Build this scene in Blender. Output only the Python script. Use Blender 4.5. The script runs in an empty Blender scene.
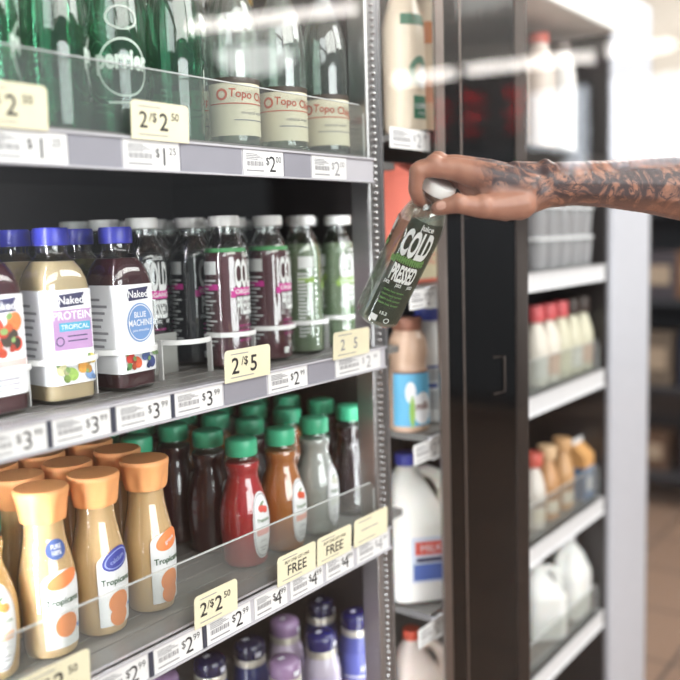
import bpy, bmesh, math, random
from mathutils import Vector, Matrix
random.seed(7)
S = bpy.context.scene
COL = S.collection
PI = math.pi
R = math.radians

# ------------------------------------------------------------------ camera
F = 860.0
def nrm(v): v = Vector(v); return v.normalized()
_X = nrm((660, -125, F))                       # run of the cooler, in camera axes (right, down, forward)
_D = Vector((225, 7100, F)); _D = (_D - _X * _D.dot(_X)).normalized()
_Z = -_D
_Y = _Z.cross(_X)
CAM = Vector((0, -0.8, 1.45))
def ray(u, v):
    c = Vector((u - 340, v - 340, F)); return Vector((c.dot(_X), c.dot(_Y), c.dot(_Z)))
def at_y(u, v, y): r = ray(u, v); return CAM + r * ((y - CAM.y) / r.y)
def at_x(u, v, x): r = ray(u, v); return CAM + r * ((x - CAM.x) / r.x)
def at_z(u, v, z): r = ray(u, v); return CAM + r * ((z - CAM.z) / r.z)
def at_d(u, v, d): return CAM + ray(u, v) * (d / F)

cam = bpy.data.cameras.new('camera'); camo = bpy.data.objects.new('camera', cam); COL.objects.link(camo)
right = Vector((_X[0], _Y[0], _Z[0])); down = Vector((_X[1], _Y[1], _Z[1])); fwd = Vector((_X[2], _Y[2], _Z[2]))
m = Matrix((right, -down, -fwd)).transposed().to_4x4(); m.translation = CAM
camo.matrix_world = m
cam.sensor_width = 36; cam.lens = F / 680 * 36
cam.clip_start = 0.02
cam.dof.use_dof = True; cam.dof.focus_distance = 1.17; cam.dof.aperture_fstop = 2.0
S.camera = camo

# ------------------------------------------------------------------ world, lights, exposure
S.view_settings.view_transform = 'Standard'; S.view_settings.look = 'None'
S.view_settings.gamma = 1.0; S.view_settings.use_curve_mapping = False
S.view_settings.exposure = -0.1
S.cycles.transparent_max_bounces = 40
S.cycles.sample_clamp_indirect = 0.0
S.cycles.max_bounces = 14
S.cycles.transmission_bounces = 12
S.cycles.caustics_reflective = False; S.cycles.caustics_refractive = False
W = bpy.data.worlds.new('store_ambience'); S.world = W; W.use_nodes = True
W.node_tree.nodes['Background'].inputs[0].default_value = (0.78, 0.80, 0.85, 1)
W.node_tree.nodes['Background'].inputs[1].default_value = 0.35

def area(name, loc, target, sx, sy, power, col=(1, 1, 1)):
    l = bpy.data.lights.new(name, 'AREA'); l.shape = 'RECTANGLE'; l.size = sx; l.size_y = sy; l.energy = power; l.color = col
    o = bpy.data.objects.new(name, l); COL.objects.link(o); o.location = loc
    o.rotation_euler = (Vector(target) - Vector(loc)).to_track_quat('-Z', 'Y').to_euler()
    return o
area('aisle_light', (0.6, -2.2, 3.0), (0.9, 0.1, 1.1), 2.4, 1.2, 60, (1.0, 0.98, 0.95))
area('aisle_light', (2.6, -1.6, 3.0), (2.0, 0.0, 0.9), 1.6, 1.2, 54, (1.0, 0.99, 0.97))
area('aisle_light', (-1.2, -1.5, 2.9), (0.9, 0.1, 1.1), 1.4, 1.2, 30, (0.96, 0.98, 1.0))
area('shelf_fill_light', (0.2, -4.6, 1.7), (0.9, 0.1, 1.2), 3.4, 2.0, 175, (0.97, 0.985, 1.0))  # added low fill that reaches under the top shelf, not a real shopfront
area('ceiling_fill_light', (-4.8, 2.6, 2.3), (-4.8, 2.6, 3.3), 4.0, 3.0, 150, (1.0, 0.97, 0.93))  # added fill to brighten the ceiling mirrored in the glass door
area('floor_fill_light', (3.7, -0.2, 3.1), (3.6, 0.1, 0.0), 1.4, 1.0, 75, (1.0, 0.97, 0.94))  # added fill to brighten the floor tiles past the column
_far = area('far_wall_fill_light', (5.2, 0.5, 3.1), (7.0, 1.0, 2.4), 1.6, 1.2, 90, (1.0, 0.97, 0.93))  # added fill aimed at the upper far wall to lighten it
LED_POWER = 75.0
TUBE_POWER = 18.0
WINDOW_POWER = 9.0

# ------------------------------------------------------------------ materials
def lin(c):
    f = lambda x: x / 12.92 if x <= 0.04045 else ((x + 0.055) / 1.055) ** 2.4
    return tuple(f(x / 255.0) for x in c) + (1.0,)
MATS = {}
def new_mat(name):
    mt = bpy.data.materials.new(name); mt.use_nodes = True; mt.node_tree.nodes.clear(); return mt, mt.node_tree
def pm(name, rgb, rough=0.45, metal=0.0, coat=0.0, var=0.06, scale=40.0, bump=0.0, sss=0.0, spec=0.5):
    if name in MATS: return MATS[name]
    mt, nt = new_mat(name); n = nt.nodes; L = nt.links
    out = n.new('ShaderNodeOutputMaterial'); b = n.new('ShaderNodeBsdfPrincipled'); L.new(b.outputs[0], out.inputs[0])
    tc = n.new('ShaderNodeTexCoord'); no = n.new('ShaderNodeTexNoise'); no.inputs['Scale'].default_value = scale
    L.new(tc.outputs['Object'], no.inputs['Vector'])
    mx = n.new('ShaderNodeMix'); mx.data_type = 'RGBA'
    c = lin(rgb)
    mx.inputs['A'].default_value = tuple(x * (1 - var) for x in c[:3]) + (1,)
    mx.inputs['B'].default_value = tuple(min(1, x * (1 + var)) for x in c[:3]) + (1,)
    L.new(no.outputs['Fac'], mx.inputs['Factor']); L.new(mx.outputs['Result'], b.inputs['Base Color'])
    b.inputs['Roughness'].default_value = rough; b.inputs['Metallic'].default_value = metal
    b.inputs['Coat Weight'].default_value = coat; b.inputs['Coat Roughness'].default_value = 0.05
    b.inputs['Specular IOR Level'].default_value = spec
    if sss:
        b.inputs['Subsurface Weight'].default_value = sss; b.inputs['Subsurface Radius'].default_value = (0.02, 0.012, 0.008)
    if bump:
        bp = n.new('ShaderNodeBump'); bp.inputs['Strength'].default_value = bump; bp.inputs['Distance'].default_value = 0.002
        L.new(no.outputs['Fac'], bp.inputs['Height']); L.new(bp.outputs[0], b.inputs['Normal'])
    MATS[name] = mt; return mt
def clear(name, tint, body=None, body_mix=0.0, rough=0.02, f0=0.04, haze=0.0):
    """thin clear wall: tinted transmission plus a Schlick reflection, same from both sides"""
    if name in MATS: return MATS[name]
    mt, nt = new_mat(name); n = nt.nodes; L = nt.links
    out = n.new('ShaderNodeOutputMaterial')
    tr = n.new('ShaderNodeBsdfTransparent'); tr.inputs[0].default_value = lin(tint)
    gl = n.new('ShaderNodeBsdfGlossy'); gl.inputs['Roughness'].default_value = rough
    tc = n.new('ShaderNodeTexCoord'); no = n.new('ShaderNodeTexNoise'); no.inputs['Scale'].default_value = 25
    L.new(tc.outputs['Object'], no.inputs['Vector'])
    bp = n.new('ShaderNodeBump'); bp.inputs['Strength'].default_value = 0.04 if not haze else 0.0; bp.inputs['Distance'].default_value = 0.001
    L.new(no.outputs['Fac'], bp.inputs['Height']); L.new(bp.outputs[0], gl.inputs['Normal'])
    lw = n.new('ShaderNodeLayerWeight'); lw.inputs['Blend'].default_value = 0.5
    pw = n.new('ShaderNodeMath'); pw.operation = 'POWER'; pw.inputs[1].default_value = 5.0
    ma = n.new('ShaderNodeMath'); ma.operation = 'MULTIPLY_ADD'; ma.inputs[1].default_value = 1 - f0; ma.inputs[2].default_value = f0
    L.new(lw.outputs['Facing'], pw.inputs[0]); L.new(pw.outputs[0], ma.inputs[0])
    base = tr.outputs[0]
    if body is not None and body_mix > 0:
        df = n.new('ShaderNodeBsdfDiffuse'); df.inputs[0].default_value = lin(body)
        mb = n.new('ShaderNodeMixShader'); mb.inputs[0].default_value = body_mix
        L.new(tr.outputs[0], mb.inputs[1]); L.new(df.outputs[0], mb.inputs[2]); base = mb.outputs[0]
    mx = n.new('ShaderNodeMixShader'); L.new(ma.outputs[0], mx.inputs[0]); L.new(base, mx.inputs[1]); L.new(gl.outputs[0], mx.inputs[2])
    L.new(mx.outputs[0], out.inputs[0])
    MATS[name] = mt; return mt
def glow(name, rgb, power):
    if name in MATS: return MATS[name]
    mt, nt = new_mat(name); n = nt.nodes; L = nt.links
    out = n.new('ShaderNodeOutputMaterial'); e = n.new('ShaderNodeEmission')
    e.inputs[0].default_value = lin(rgb); e.inputs[1].default_value = power; L.new(e.outputs[0], out.inputs[0])
    MATS[name] = mt; return mt
def tile_mat():
    mt, nt = new_mat('floor_tiles'); n = nt.nodes; L = nt.links
    out = n.new('ShaderNodeOutputMaterial'); b = n.new('ShaderNodeBsdfPrincipled'); L.new(b.outputs[0], out.inputs[0])
    tc = n.new('ShaderNodeTexCoord'); br = n.new('ShaderNodeTexBrick'); br.offset = 0.0
    br.inputs['Color1'].default_value = lin((150, 122, 104)); br.inputs['Color2'].default_value = lin((138, 112, 96)); br.inputs['Mortar'].default_value = lin((95, 80, 72))
    br.inputs['Scale'].default_value = 1.0; br.inputs['Brick Width'].default_value = 0.4; br.inputs['Row Height'].default_value = 0.4; br.inputs['Mortar Size'].default_value = 0.008
    L.new(tc.outputs['Object'], br.inputs['Vector']); L.new(br.outputs['Color'], b.inputs['Base Color']); b.inputs['Roughness'].default_value = 0.35
    return mt
def skin_mat():
    mt, nt = new_mat('tattooed_skin'); n = nt.nodes; L = nt.links
    out = n.new('ShaderNodeOutputMaterial'); b = n.new('ShaderNodeBsdfPrincipled'); L.new(b.outputs[0], out.inputs[0])
    at = n.new('ShaderNodeAttribute'); at.attribute_name = 'ink'       # where the sleeve of tattoos is inked
    tc = n.new('ShaderNodeTexCoord')
    n1 = n.new('ShaderNodeTexNoise'); n1.inputs['Scale'].default_value = 30; n1.inputs['Detail'].default_value = 4; n1.inputs['Distortion'].default_value = 2.2
    n2 = n.new('ShaderNodeTexVoronoi'); n2.feature = 'DISTANCE_TO_EDGE'; n2.inputs['Scale'].default_value = 42
    n3 = n.new('ShaderNodeTexNoise'); n3.inputs['Scale'].default_value = 70
    for q in (n1, n3): L.new(tc.outputs['Object'], q.inputs['Vector'])
    wm = n.new('ShaderNodeVectorMath'); wm.operation = 'ADD'; L.new(tc.outputs['Object'], wm.inputs[0])
    sc = n.new('ShaderNodeVectorMath'); sc.operation = 'SCALE'; sc.inputs['Scale'].default_value = 0.05; L.new(n1.outputs['Color'], sc.inputs[0]); L.new(sc.outputs[0], wm.inputs[1])
    L.new(wm.outputs[0], n2.inputs['Vector'])
    r1 = n.new('ShaderNodeValToRGB'); r1.color_ramp.elements[0].position = 0.40; r1.color_ramp.elements[1].position = 0.56
    L.new(n1.outputs['Fac'], r1.inputs[0])
    r2 = n.new('ShaderNodeValToRGB'); r2.color_ramp.elements[0].position = 0.02; r2.color_ramp.elements[0].color = (1, 1, 1, 1); r2.color_ramp.elements[1].position = 0.09; r2.color_ramp.elements[1].color = (0, 0, 0, 1)
    L.new(n2.outputs['Distance'], r2.inputs[0])
    mxx = n.new('ShaderNodeMath'); mxx.operation = 'MAXIMUM'; L.new(r1.outputs[0], mxx.inputs[0]); L.new(r2.outputs[0], mxx.inputs[1])
    fac = n.new('ShaderNodeMath'); fac.operation = 'MULTIPLY'; L.new(mxx.outputs[0], fac.inputs[0]); L.new(at.outputs['Fac'], fac.inputs[1])
    f2 = n.new('ShaderNodeMath'); f2.operation = 'MULTIPLY'; f2.inputs[1].default_value = 0.9; L.new(fac.outputs[0], f2.inputs[0])
    sk = n.new('ShaderNodeMix'); sk.data_type = 'RGBA'; sk.inputs['A'].default_value = lin((178, 130, 108)); sk.inputs['B'].default_value = lin((152, 102, 84)); L.new(n3.outputs['Fac'], sk.inputs['Factor'])
    mx = n.new('ShaderNodeMix'); mx.data_type = 'RGBA'; mx.inputs['B'].default_value = lin((48, 44, 52))
    L.new(f2.outputs[0], mx.inputs['Factor']); L.new(sk.outputs['Result'], mx.inputs['A']); L.new(mx.outputs['Result'], b.inputs['Base Color'])
    b.inputs['Roughness'].default_value = 0.42; b.inputs['Subsurface Weight'].default_value = 0.12; b.inputs['Subsurface Radius'].default_value = (0.008, 0.003, 0.002)
    bp = n.new('ShaderNodeBump'); bp.inputs['Strength'].default_value = 0.12; bp.inputs['Distance'].default_value = 0.001; L.new(n3.outputs['Fac'], bp.inputs['Height']); L.new(bp.outputs[0], b.inputs['Normal'])
    return mt

white_rail = pm('rail_plastic', (196, 193, 200), 0.35)
grey_insert = pm('grey_insert', (150, 148, 158), 0.4)
shelf_metal = pm('shelf_enamel', (120, 118, 116), 0.3, spec=0.6)
dark_wall = pm('cooler_liner', (46, 42, 42), 0.35)
dark_metal = pm('dark_anodised_metal', (52, 50, 50), 0.35, metal=0.6)
steel = pm('brushed_aluminium', (170, 168, 168), 0.28, metal=0.9, scale=120, bump=0.05)
paper = pm('label_paper', (238, 236, 236), 0.6)
cream = pm('cream_card', (240, 231, 200), 0.6)
ink = pm('black_ink', (38, 36, 40), 0.6)
soft_ink = pm('grey_ink', (150, 148, 152), 0.6)
acrylic = clear('acrylic_sheet', (246, 248, 247), (215, 218, 218), 0.055, rough=0.04)
acrylic_edge = pm('acrylic_edge', (205, 208, 208), 0.2)
white_plastic = pm('white_plastic', (236, 234, 232), 0.35, coat=0.3)
glass_pane = clear('door_glass', (250, 252, 251), rough=0.0, f0=0.042, haze=1)

# ------------------------------------------------------------------ mesh helpers
class MB:
    def __init__(s): s.v = []; s.f = []; s.m = []; s.mats = []; s.cur = 0
    def use(s, mat):
        if mat not in s.mats: s.mats.append(mat)
        s.cur = s.mats.index(mat); return s
    def add(s, vs, fs):
        b = len(s.v); s.v += [tuple(x) for x in vs]
        for f in fs: s.f.append(tuple(b + i for i in f)); s.m.append(s.cur)
    def box(s, x0, x1, y0, y1, z0, z1):
        s.add([(x, y, z) for z in (z0, z1) for y in (y0, y1) for x in (x0, x1)],
              [(0, 2, 3, 1), (4, 5, 7, 6), (0, 1, 5, 4), (1, 3, 7, 5), (3, 2, 6, 7), (2, 0, 4, 6)]); return s
    def lathe(s, prof, n=32, rib=0.0, cap0=True, cap1=True, origin=(0, 0, 0)):
        """prof rows: (r, z[, p[, cx]]), p = super-ellipse power (2 is round)"""
        vs = []; fs = []
        for row in prof:
            r, z = row[0], row[1]; p = row[2] if len(row) > 2 else 2; cx = row[3] if len(row) > 3 else 0
            for i in range(n):
                a = 2 * PI * i / n
                k = sq(a, p) * (1 + (rib if i % 2 else 0) * (1 if r > 1e-6 else 0))
                vs.append((origin[0] + cx + r * k * math.cos(a), origin[1] + r * k * math.sin(a), origin[2] + z))
        for j in range(len(prof) - 1):
            for i in range(n):
                a, b = j * n + i, j * n + (i + 1) % n
                fs.append((a, b, b + n, a + n))
        if cap0: fs.append(tuple(range(n - 1, -1, -1)))
        if cap1: k = (len(prof) - 1) * n; fs.append(tuple(range(k, k + n)))
        s.add(vs, fs); return s
    def tube(s, pts, r, n=10):
        pts = [Vector(p) for p in pts]; vs = []; fs = []
        rr = r if isinstance(r, (list, tuple)) else [r] * len(pts)
        for i, p in enumerate(pts):
            t = (pts[min(i + 1, len(pts) - 1)] - pts[max(i - 1, 0)]).normalized()
            u = t.cross(Vector((0.31, 0.21, 0.93))).normalized(); w = t.cross(u)
            for k in range(n):
                a = 2 * PI * k / n; vs.append(p + (u * math.cos(a) + w * math.sin(a)) * rr[i])
        for j in range(len(pts) - 1):
            for k in range(n):
                a, b = j * n + k, j * n + (k + 1) % n; fs.append((a, b, b + n, a + n))
        fs.append(tuple(range(n - 1, -1, -1))); k = (len(pts) - 1) * n; fs.append(tuple(range(k, k + n)))
        s.add(vs, fs); return s
    def prism(s, poly, place, t):
        """poly of (x, y), place(x, y, depth) -> point"""
        n = len(poly); vs = [place(x, y, 0) for x, y in poly] + [place(x, y, t) for x, y in poly]
        s.add(vs, [tuple(range(n)), tuple(range(2 * n - 1, n - 1, -1))] + [(i, i + n, (i + 1) % n + n, (i + 1) % n) for i in range(n)]); return s
    def patch(s, place, x0, x1, y0, y1, nx=10, ny=6):
        vs = [place(x0 + (x1 - x0) * i / nx, y0 + (y1 - y0) * j / ny) for j in range(ny + 1) for i in range(nx + 1)]
        w = nx + 1
        s.add(vs, [(j * w + i, j * w + i + 1, (j + 1) * w + i + 1, (j + 1) * w + i) for j in range(ny) for i in range(nx)]); return s
    def disc(s, place, cx, cy, rx, ry, rot=0.0, n=28, rings=4, r0=0.0, p=2):
        vs = []; fs = []; c, sn = math.cos(rot), math.sin(rot)
        for k in range(rings + 1):
            q = r0 + (1 - r0) * k / rings
            for i in range(n):
                a = 2 * PI * i / n; kk = sq(a, p); x, y = rx * q * kk * math.cos(a), ry * q * kk * math.sin(a)
                vs.append(place(cx + c * x - sn * y, cy + sn * x + c * y))
        for k in range(rings):
            for i in range(n):
                a, b = k * n + i, k * n + (i + 1) % n; fs.append((a, a + n, b + n, b))
        s.add(vs, fs); return s
    def text(s, body, h, place, x=0.0, y=0.0, sx=1.0, bold=0.0, rot=0.0):
        vs, fs, w = glyphs(body, bold); c, sn = math.cos(rot), math.sin(rot); k = h / 0.7
        out = []
        for (a, b) in vs:
            a2, b2 = (a - w / 2) * k * sx, (b - 0.35) * k
            out.append(place(x + c * a2 - sn * b2, y + sn * a2 + c * b2))
        s.add(out, fs); return s
def sq(a, p):
    if p == 2: return 1.0
    return (abs(math.cos(a)) ** p + abs(math.sin(a)) ** p) ** (-1.0 / p)
_G = {}
def glyphs(body, bold=0.0):
    key = (body, bold)
    if key not in _G:
        cu = bpy.data.curves.new('type', 'FONT'); cu.body = body; cu.size = 1; cu.offset = bold; cu.resolution_u = 3
        o = bpy.data.objects.new('type', cu); COL.objects.link(o)
        dg = bpy.context.evaluated_depsgraph_get(); me = bpy.data.meshes.new_from_object(o.evaluated_get(dg))
        vs = [(v.co.x, v.co.y) for v in me.vertices]; fs = [tuple(p.vertices) for p in me.polygons]
        x0 = min([v[0] for v in vs] or [0]); w = max([v[0] for v in vs] or [0]) - x0
        _G[key] = ([(a - x0, b) for a, b in vs], fs, w)
        bpy.data.objects.remove(o); bpy.data.curves.remove(cu); bpy.data.meshes.remove(me)
    return _G[key]
def obj(name, mb, parent=None, mat=None, bevel=0.0, smooth=40, loc=None):
    me = bpy.data.meshes.new(name); me.from_pydata(mb.v, [], mb.f)
    mats = mb.mats or [mat]
    for q in mats: me.materials.append(q)
    if mb.mats: me.polygons.foreach_set('material_index', mb.m)
    me.polygons.foreach_set('use_smooth', [True] * len(me.polygons)); me.set_sharp_from_angle(angle=R(smooth)); me.update()
    o = bpy.data.objects.new(name, me); COL.objects.link(o)
    if parent: o.parent = parent
    if loc is not None: o.location = loc
    if bevel:
        b = o.modifiers.new('edge', 'BEVEL'); b.width = bevel; b.segments = 3; b.limit_method = 'ANGLE'; b.angle_limit = R(50)
    return o
def tag(o, label, cat, group=None):
    o['label'] = label; o['category'] = cat
    if group: o['group'] = group
    return o
def thing(name, label, cat, loc=(0, 0, 0), rz=0.0, group=None):
    o = bpy.data.objects.new(name, None); COL.objects.link(o); o.empty_display_size = 0.02
    o.location = loc; o.rotation_euler = (0, 0, rz); return tag(o, label, cat, group)
def struct(name, mb, mat=None, bevel=0.0):
    o = obj(name, mb, None, mat, bevel); o['kind'] = 'structure'; return o
def dup(o, parent=None):
    c = o.copy(); COL.objects.link(c)
    if parent: c.parent = parent
    for ch in list(o.children): dup(ch, c)
    return c
USED = set()
def put(proto, loc, rz, label, group=None):
    o = proto if proto.name not in USED else dup(proto)
    USED.add(proto.name)
    o.location = loc; o.rotation_euler = (0, 0, rz); o['label'] = label
    if group: o['group'] = group
    return o
def surf(prof, phi0=-90.0, eps=0.0008, rref=None):
    """placing (arc length, height) on a lathed body"""
    zs = [p[1] for p in prof]; rref = rref or max(p[0] for p in prof)
    def rad(z):
        for a, b in zip(prof, prof[1:]):
            if a[1] <= z <= b[1] and b[1] > a[1]:
                t = (z - a[1]) / (b[1] - a[1]); p0 = a[2] if len(a) > 2 else 2; p1 = b[2] if len(b) > 2 else 2
                return a[0] + (b[0] - a[0]) * t, p0 + (p1 - p0) * t
        return prof[-1][0], 2
    def place(x, z):
        r, p = rad(z); a = R(phi0) + x / rref
        k = sq(a, p)
        return ((r + eps) * k * math.cos(a), (r + eps) * k * math.sin(a), z)
    return place
def smoothprof(pts, n=5):
    """Catmull-Rom through (r, z) points"""
    out = []
    for i in range(len(pts) - 1):
        p0, p1, p2, p3 = pts[max(i - 1, 0)], pts[i], pts[i + 1], pts[min(i + 2, len(pts) - 1)]
        for k in range(n):
            t = k / n
            out.append(tuple(0.5 * (2 * b + (c - a) * t + (2 * a - 5 * b + 4 * c - d) * t * t + (3 * b - a - 3 * c + d) * t ** 3) for a, b, c, d in zip(p0, p1, p2, p3)))
    out.append(tuple(pts[-1])); return out
def shrink(prof, d, z0, z1):
    return [(max(p[0] - d, 0.001),) + tuple(p[1:]) for p in prof if z0 <= p[1] <= z1]

# ------------------------------------------------------------------ the store shell
struct('floor', MB().box(-8.2, 8, -5, 7, -0.05, 0), tile_mat())
struct('ceiling', MB().box(-8.2, 8, -5, 7, 3.3, 3.35), pm('ceiling_paint', (205, 200, 194), 0.8))
struct('wall_far', MB().box(7.0, 7.1, -5, 7, 0, 3.3), pm('far_wall_paint', (206, 196, 186), 0.8))
struct('wall_rear', MB().box(-8.2, -8.1, -5, 7, 0, 3.3), pm('rear_wall_paint', (74, 70, 70), 0.8))
day = glow('daylit_glass', (238, 244, 255), WINDOW_POWER)
frame_m = pm('window_frame', (60, 58, 60), 0.5)
def window(name, x, y0, y1, z0, z1, pane, side):
    w = MB(); t = 0.06
    xa, xb = (x - 0.05, x) if side < 0 else (x, x + 0.05)
    w.box(xa, xb, y0 - t, y0, z0 - t, z1 + t); w.box(xa, xb, y1, y1 + t, z0 - t, z1 + t); w.box(xa, xb, y0, y1, z0 - t, z0); w.box(xa, xb, y0, y1, z1, z1 + t)
    o = struct(name, w, frame_m)
    xm = (xa + xb) / 2
    p = obj('pane', MB().box(xm - 0.004, xm + 0.004, y0, y1, z0, z1), o, pane); p['kind'] = 'structure'
# windows of the wall behind the camera; the open glass door mirrors them
def mir(p): return Vector((0.6 - p.x, p.y, p.z))
for k, (u0, u1, v0, v1) in enumerate([(529, 588, 93, 168), (611, 700, 80, 160)]):
    a, b = mir(at_x(u0, v0, 8.65)), mir(at_x(u1, v1, 8.65))
    window('window_%d' % (k + 1), -8.1, min(a.y, b.y), max(a.y, b.y), min(a.z, b.z), max(a.z, b.z), day, 1)

# ------------------------------------------------------------------ cooler cabinet
cab = thing('display_cooler', 'tall dark-lined refrigerated display cooler whose shelves hold the drinks', 'cooler', (0.7, 0.3, 0))
def cpart(name, mb, mat, bevel=0.0, parent=None):
    o = obj(name, mb, parent or cab, mat, bevel)
    if parent is None: o.matrix_parent_inverse = Matrix.Translation((-0.7, -0.3, 0))
    return o
cpart('back_panel', MB().box(0.15, 2.2, 0.64, 0.66, 0.06, 2.0), dark_wall)
cpart('side_panel', MB().box(0.13, 0.15, 0.0, 0.66, 0.0, 2.0), dark_wall)
cpart('bay_divider', MB().box(1.293, 1.303, 0.1, 0.64, 0.06, 1.93), dark_wall)
cpart('plinth', MB().box(0.15, 2.2, 0.02, 0.66, 0.0, 0.06), dark_metal)
cpart('canopy', MB().box(0.13, 2.19, -0.02, 0.66, 1.93, 2.05), pm('canopy_white', (225, 222, 218), 0.5), 0.006)
cpart('end_column', MB().box(2.2, 2.5, -0.01, 0.66, 0.0, 2.05), pm('column_enamel', (196, 197, 206), 0.4), 0.01)
cpart('end_liner', MB().box(2.185, 2.1995, 0.004, 0.64, 0.06, 1.93), dark_wall)
def mullion(x0, x1, lab):
    o = cpart('mullion', MB().box(x0, x1, 0.012, 0.05, 0.06, 1.93), steel, 0.004)
    g = MB(); z = 0.1; w = x1 - x0
    while z < 1.92:                                         # beaded gasket down the front face
        j = random.uniform(-0.002, 0.002)
        g.lathe([(0.0, -0.0035), (0.003, -0.002), (0.0038, 0), (0.003, 0.002), (0.0, 0.0035)], 8, cap0=False, cap1=False, origin=(x0 + w * 0.36 + j, 0.0105, z))
        z += 0.0105
    g.box(x0 + w * 0.68, x0 + w * 0.78, 0.006, 0.012, 0.08, 1.92)
    gk = cpart('beaded_gasket', g, pm('gasket_silver', (205, 203, 205), 0.22, metal=0.85), parent=o)
    gk.matrix_parent_inverse = Matrix.Identity(4)
    return o
mullion(1.150, 1.194, 'right'); mullion(0.395, 0.44, 'left'); mullion(2.515, 2.56, 'end')
led_white = glow('led_chip', (250, 250, 255), LED_POWER)
led_soft = glow('led_chip_soft', (250, 250, 255), LED_POWER * 0.30)
for (xa, ya), (xb, yb) in (((0.412, 0.090), (0.450, 0.054)), ((1.172, 0.0525), (1.192, 0.0535)), ((1.1965, 0.030), (1.1967, 0.048))):  # last strip is an added, hidden light to brighten the right bay
    g = MB(); da = Vector((xb - xa, yb - ya)); nn = Vector((-da.y, da.x)).normalized()
    if nn.x + nn.y < 0: nn = -nn
    def strip(z0, z1, o0, o1, i):
        p = Vector((xa, ya)) + da * i; q = Vector((xb, yb)) - da * i
        g.add([(*(e + nn * o), z) for z in (z0, z1) for o in (o0, o1) for e in (p, q)], [(0, 2, 3, 1), (4, 5, 7, 6), (0, 1, 5, 4), (1, 3, 7, 5), (3, 2, 6, 7), (2, 0, 4, 6)])
    g.use(pm('led_tape', (200, 200, 200), 0.4)); strip(0.5, 1.92, 0.0, 0.002, 0.0)
    g.use(led_white if xa < 1 else led_soft); z = 0.52
    while z < 1.9:
        strip(z - 0.0021, z + 0.0021, 0.0021, 0.0045, 0.08); z += 0.0105
    cpart('led_strip', g, None)

# ------------------------------------------------------------------ shelves
def shelf(label, z_lo, z_hi, deck, x0, x1, xr, depth=0.62, rail=white_rail, right_bay=False):
    t = thing('cooler_shelf', label, 'shelf', ((x0 + x1) / 2, depth / 2, deck), 0, 'cooler shelves')
    inv = Matrix.Translation((-(x0 + x1) / 2, -depth / 2, -deck))
    d = MB().box(x0, x1, 0.055, depth, deck - 0.012, deck); d.box(x0, xr - 0.02, 0.006, 0.055, deck - 0.012, deck)
    y = 0.07
    for k in range(14): d.box(x0, x1, y + k * 0.038, y + k * 0.038 + 0.004, deck, deck + 0.0012)
    o = obj('deck', d, t, shelf_metal); o.matrix_parent_inverse = inv
    r = MB(); h = z_hi - z_lo
    r.use(rail).box(x0, xr, 0.0, 0.006, z_lo, z_hi); r.box(x0, xr, -0.004, 0.006, z_lo, z_lo + 0.0025); r.box(x0, xr, -0.004, 0.012, z_hi - 0.003, z_hi)
    o = obj('price_rail', r, t, None, 0.0006); o.matrix_parent_inverse = inv
    return t, inv
TOP, MID, LOW, BOT = 1.575, 1.25, 0.945, 0.515
sh_top, _i = shelf('upper left cooler shelf holding the tall green and clear water bottles', 1.532, 1.571, TOP, 0.16, 1.29, 1.146)
o = obj('underside_sheet', MB().box(0.165, 1.285, 0.06, 0.6, TOP - 0.0145, TOP - 0.0122), sh_top, pm('polished_underside', (180, 176, 176), 0.16, metal=1.0)); o.matrix_parent_inverse = _i
sh_mid, inv_mid = shelf('left cooler shelf with white lane stops under the cold pressed juices', 1.231, 1.267, MID, 0.16, 1.29, 1.166)
sh_low, _i = shelf('left cooler shelf holding the orange-capped and green-capped juices', 0.919, 0.958, LOW, 0.16, 1.29, 1.168)
sh_bot, _i = shelf('lowest left cooler shelf holding the blue-capped bottles', 0.48, 0.52, BOT, 0.16, 1.29, 1.168)
white_rail2 = pm('rail_white', (226, 225, 228), 0.35)
RA, RB, RC, RD, RE = 1.628, 1.357, 1.085, 0.742, 0.428
shelf('top shelf of the right cooler bay, above the coral carton', 1.588, 1.628, RA, 1.306, 2.18, 2.172, 0.5, dark_metal)
shelf('right bay shelf carrying the stacked white cups', 1.316, 1.357, RB, 1.306, 2.18, 2.172, 0.5, white_rail2)
shelf('right bay shelf carrying the chocolate milk and the dressing bottles', 1.041, 1.085, RC, 1.306, 2.18, 2.172, 0.5, white_rail2)
shelf('right bay shelf carrying the blue-capped milk jug', 0.699, 0.742, RD, 1.306, 2.18, 2.172, 0.5, white_rail2)
shelf('lowest right bay shelf carrying the red-capped jug and white gallons', 0.385, 0.428, RE, 1.306, 2.18, 2.172, 0.5, white_rail2)
# white lane stops on the middle shelf, one curl in front of each lane
lanes_mid = [0.553, 0.651, 0.752, 0.862, 0.960, 1.057, 1.146, 1.250]
for k, x in enumerate(lanes_mid):
    b = MB(); pts = []; r = 0.0455 if k < 3 else 0.0405; y0 = 0.155; z = MID + 0.052; n = 18
    for i in range(n + 1):
        a = R(-172 + 164 * i / n); pts.append((x + r * math.cos(a), y0 + r * 0.98 * math.sin(a)))
    vs = []; fs = []
    for (px, py) in pts:
        for (k2, dz) in ((1.0, 0), (1.07, 0), (1.07, 0.007), (1.0, 0.007)):
            vs.append((x + (px - x) * k2, y0 + (py - y0) * k2, z + dz))
    for i in range(n):
        for q in range(4): fs.append((i * 4 + q, (i + 1) * 4 + q, (i + 1) * 4 + (q + 1) % 4, i * 4 + (q + 1) % 4))
    fs += [(3, 2, 1, 0), (n * 4, n * 4 + 1, n * 4 + 2, n * 4 + 3)]
    b.add(vs, fs); b.box(x - r * 1.06, x - r * 1.02, y0 - 0.004, y0 + 0.006, MID, z + 0.007)
    o = obj('lane_stop', b, sh_mid, white_plastic); o.matrix_parent_inverse = inv_mid
o = obj('pusher_plate', MB().box(0.835, 0.89, 0.197, 0.2, MID, MID + 0.062), sh_mid, pm('pusher_grey', (150, 150, 146), 0.4), 0.001); o.matrix_parent_inverse = inv_mid

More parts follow.
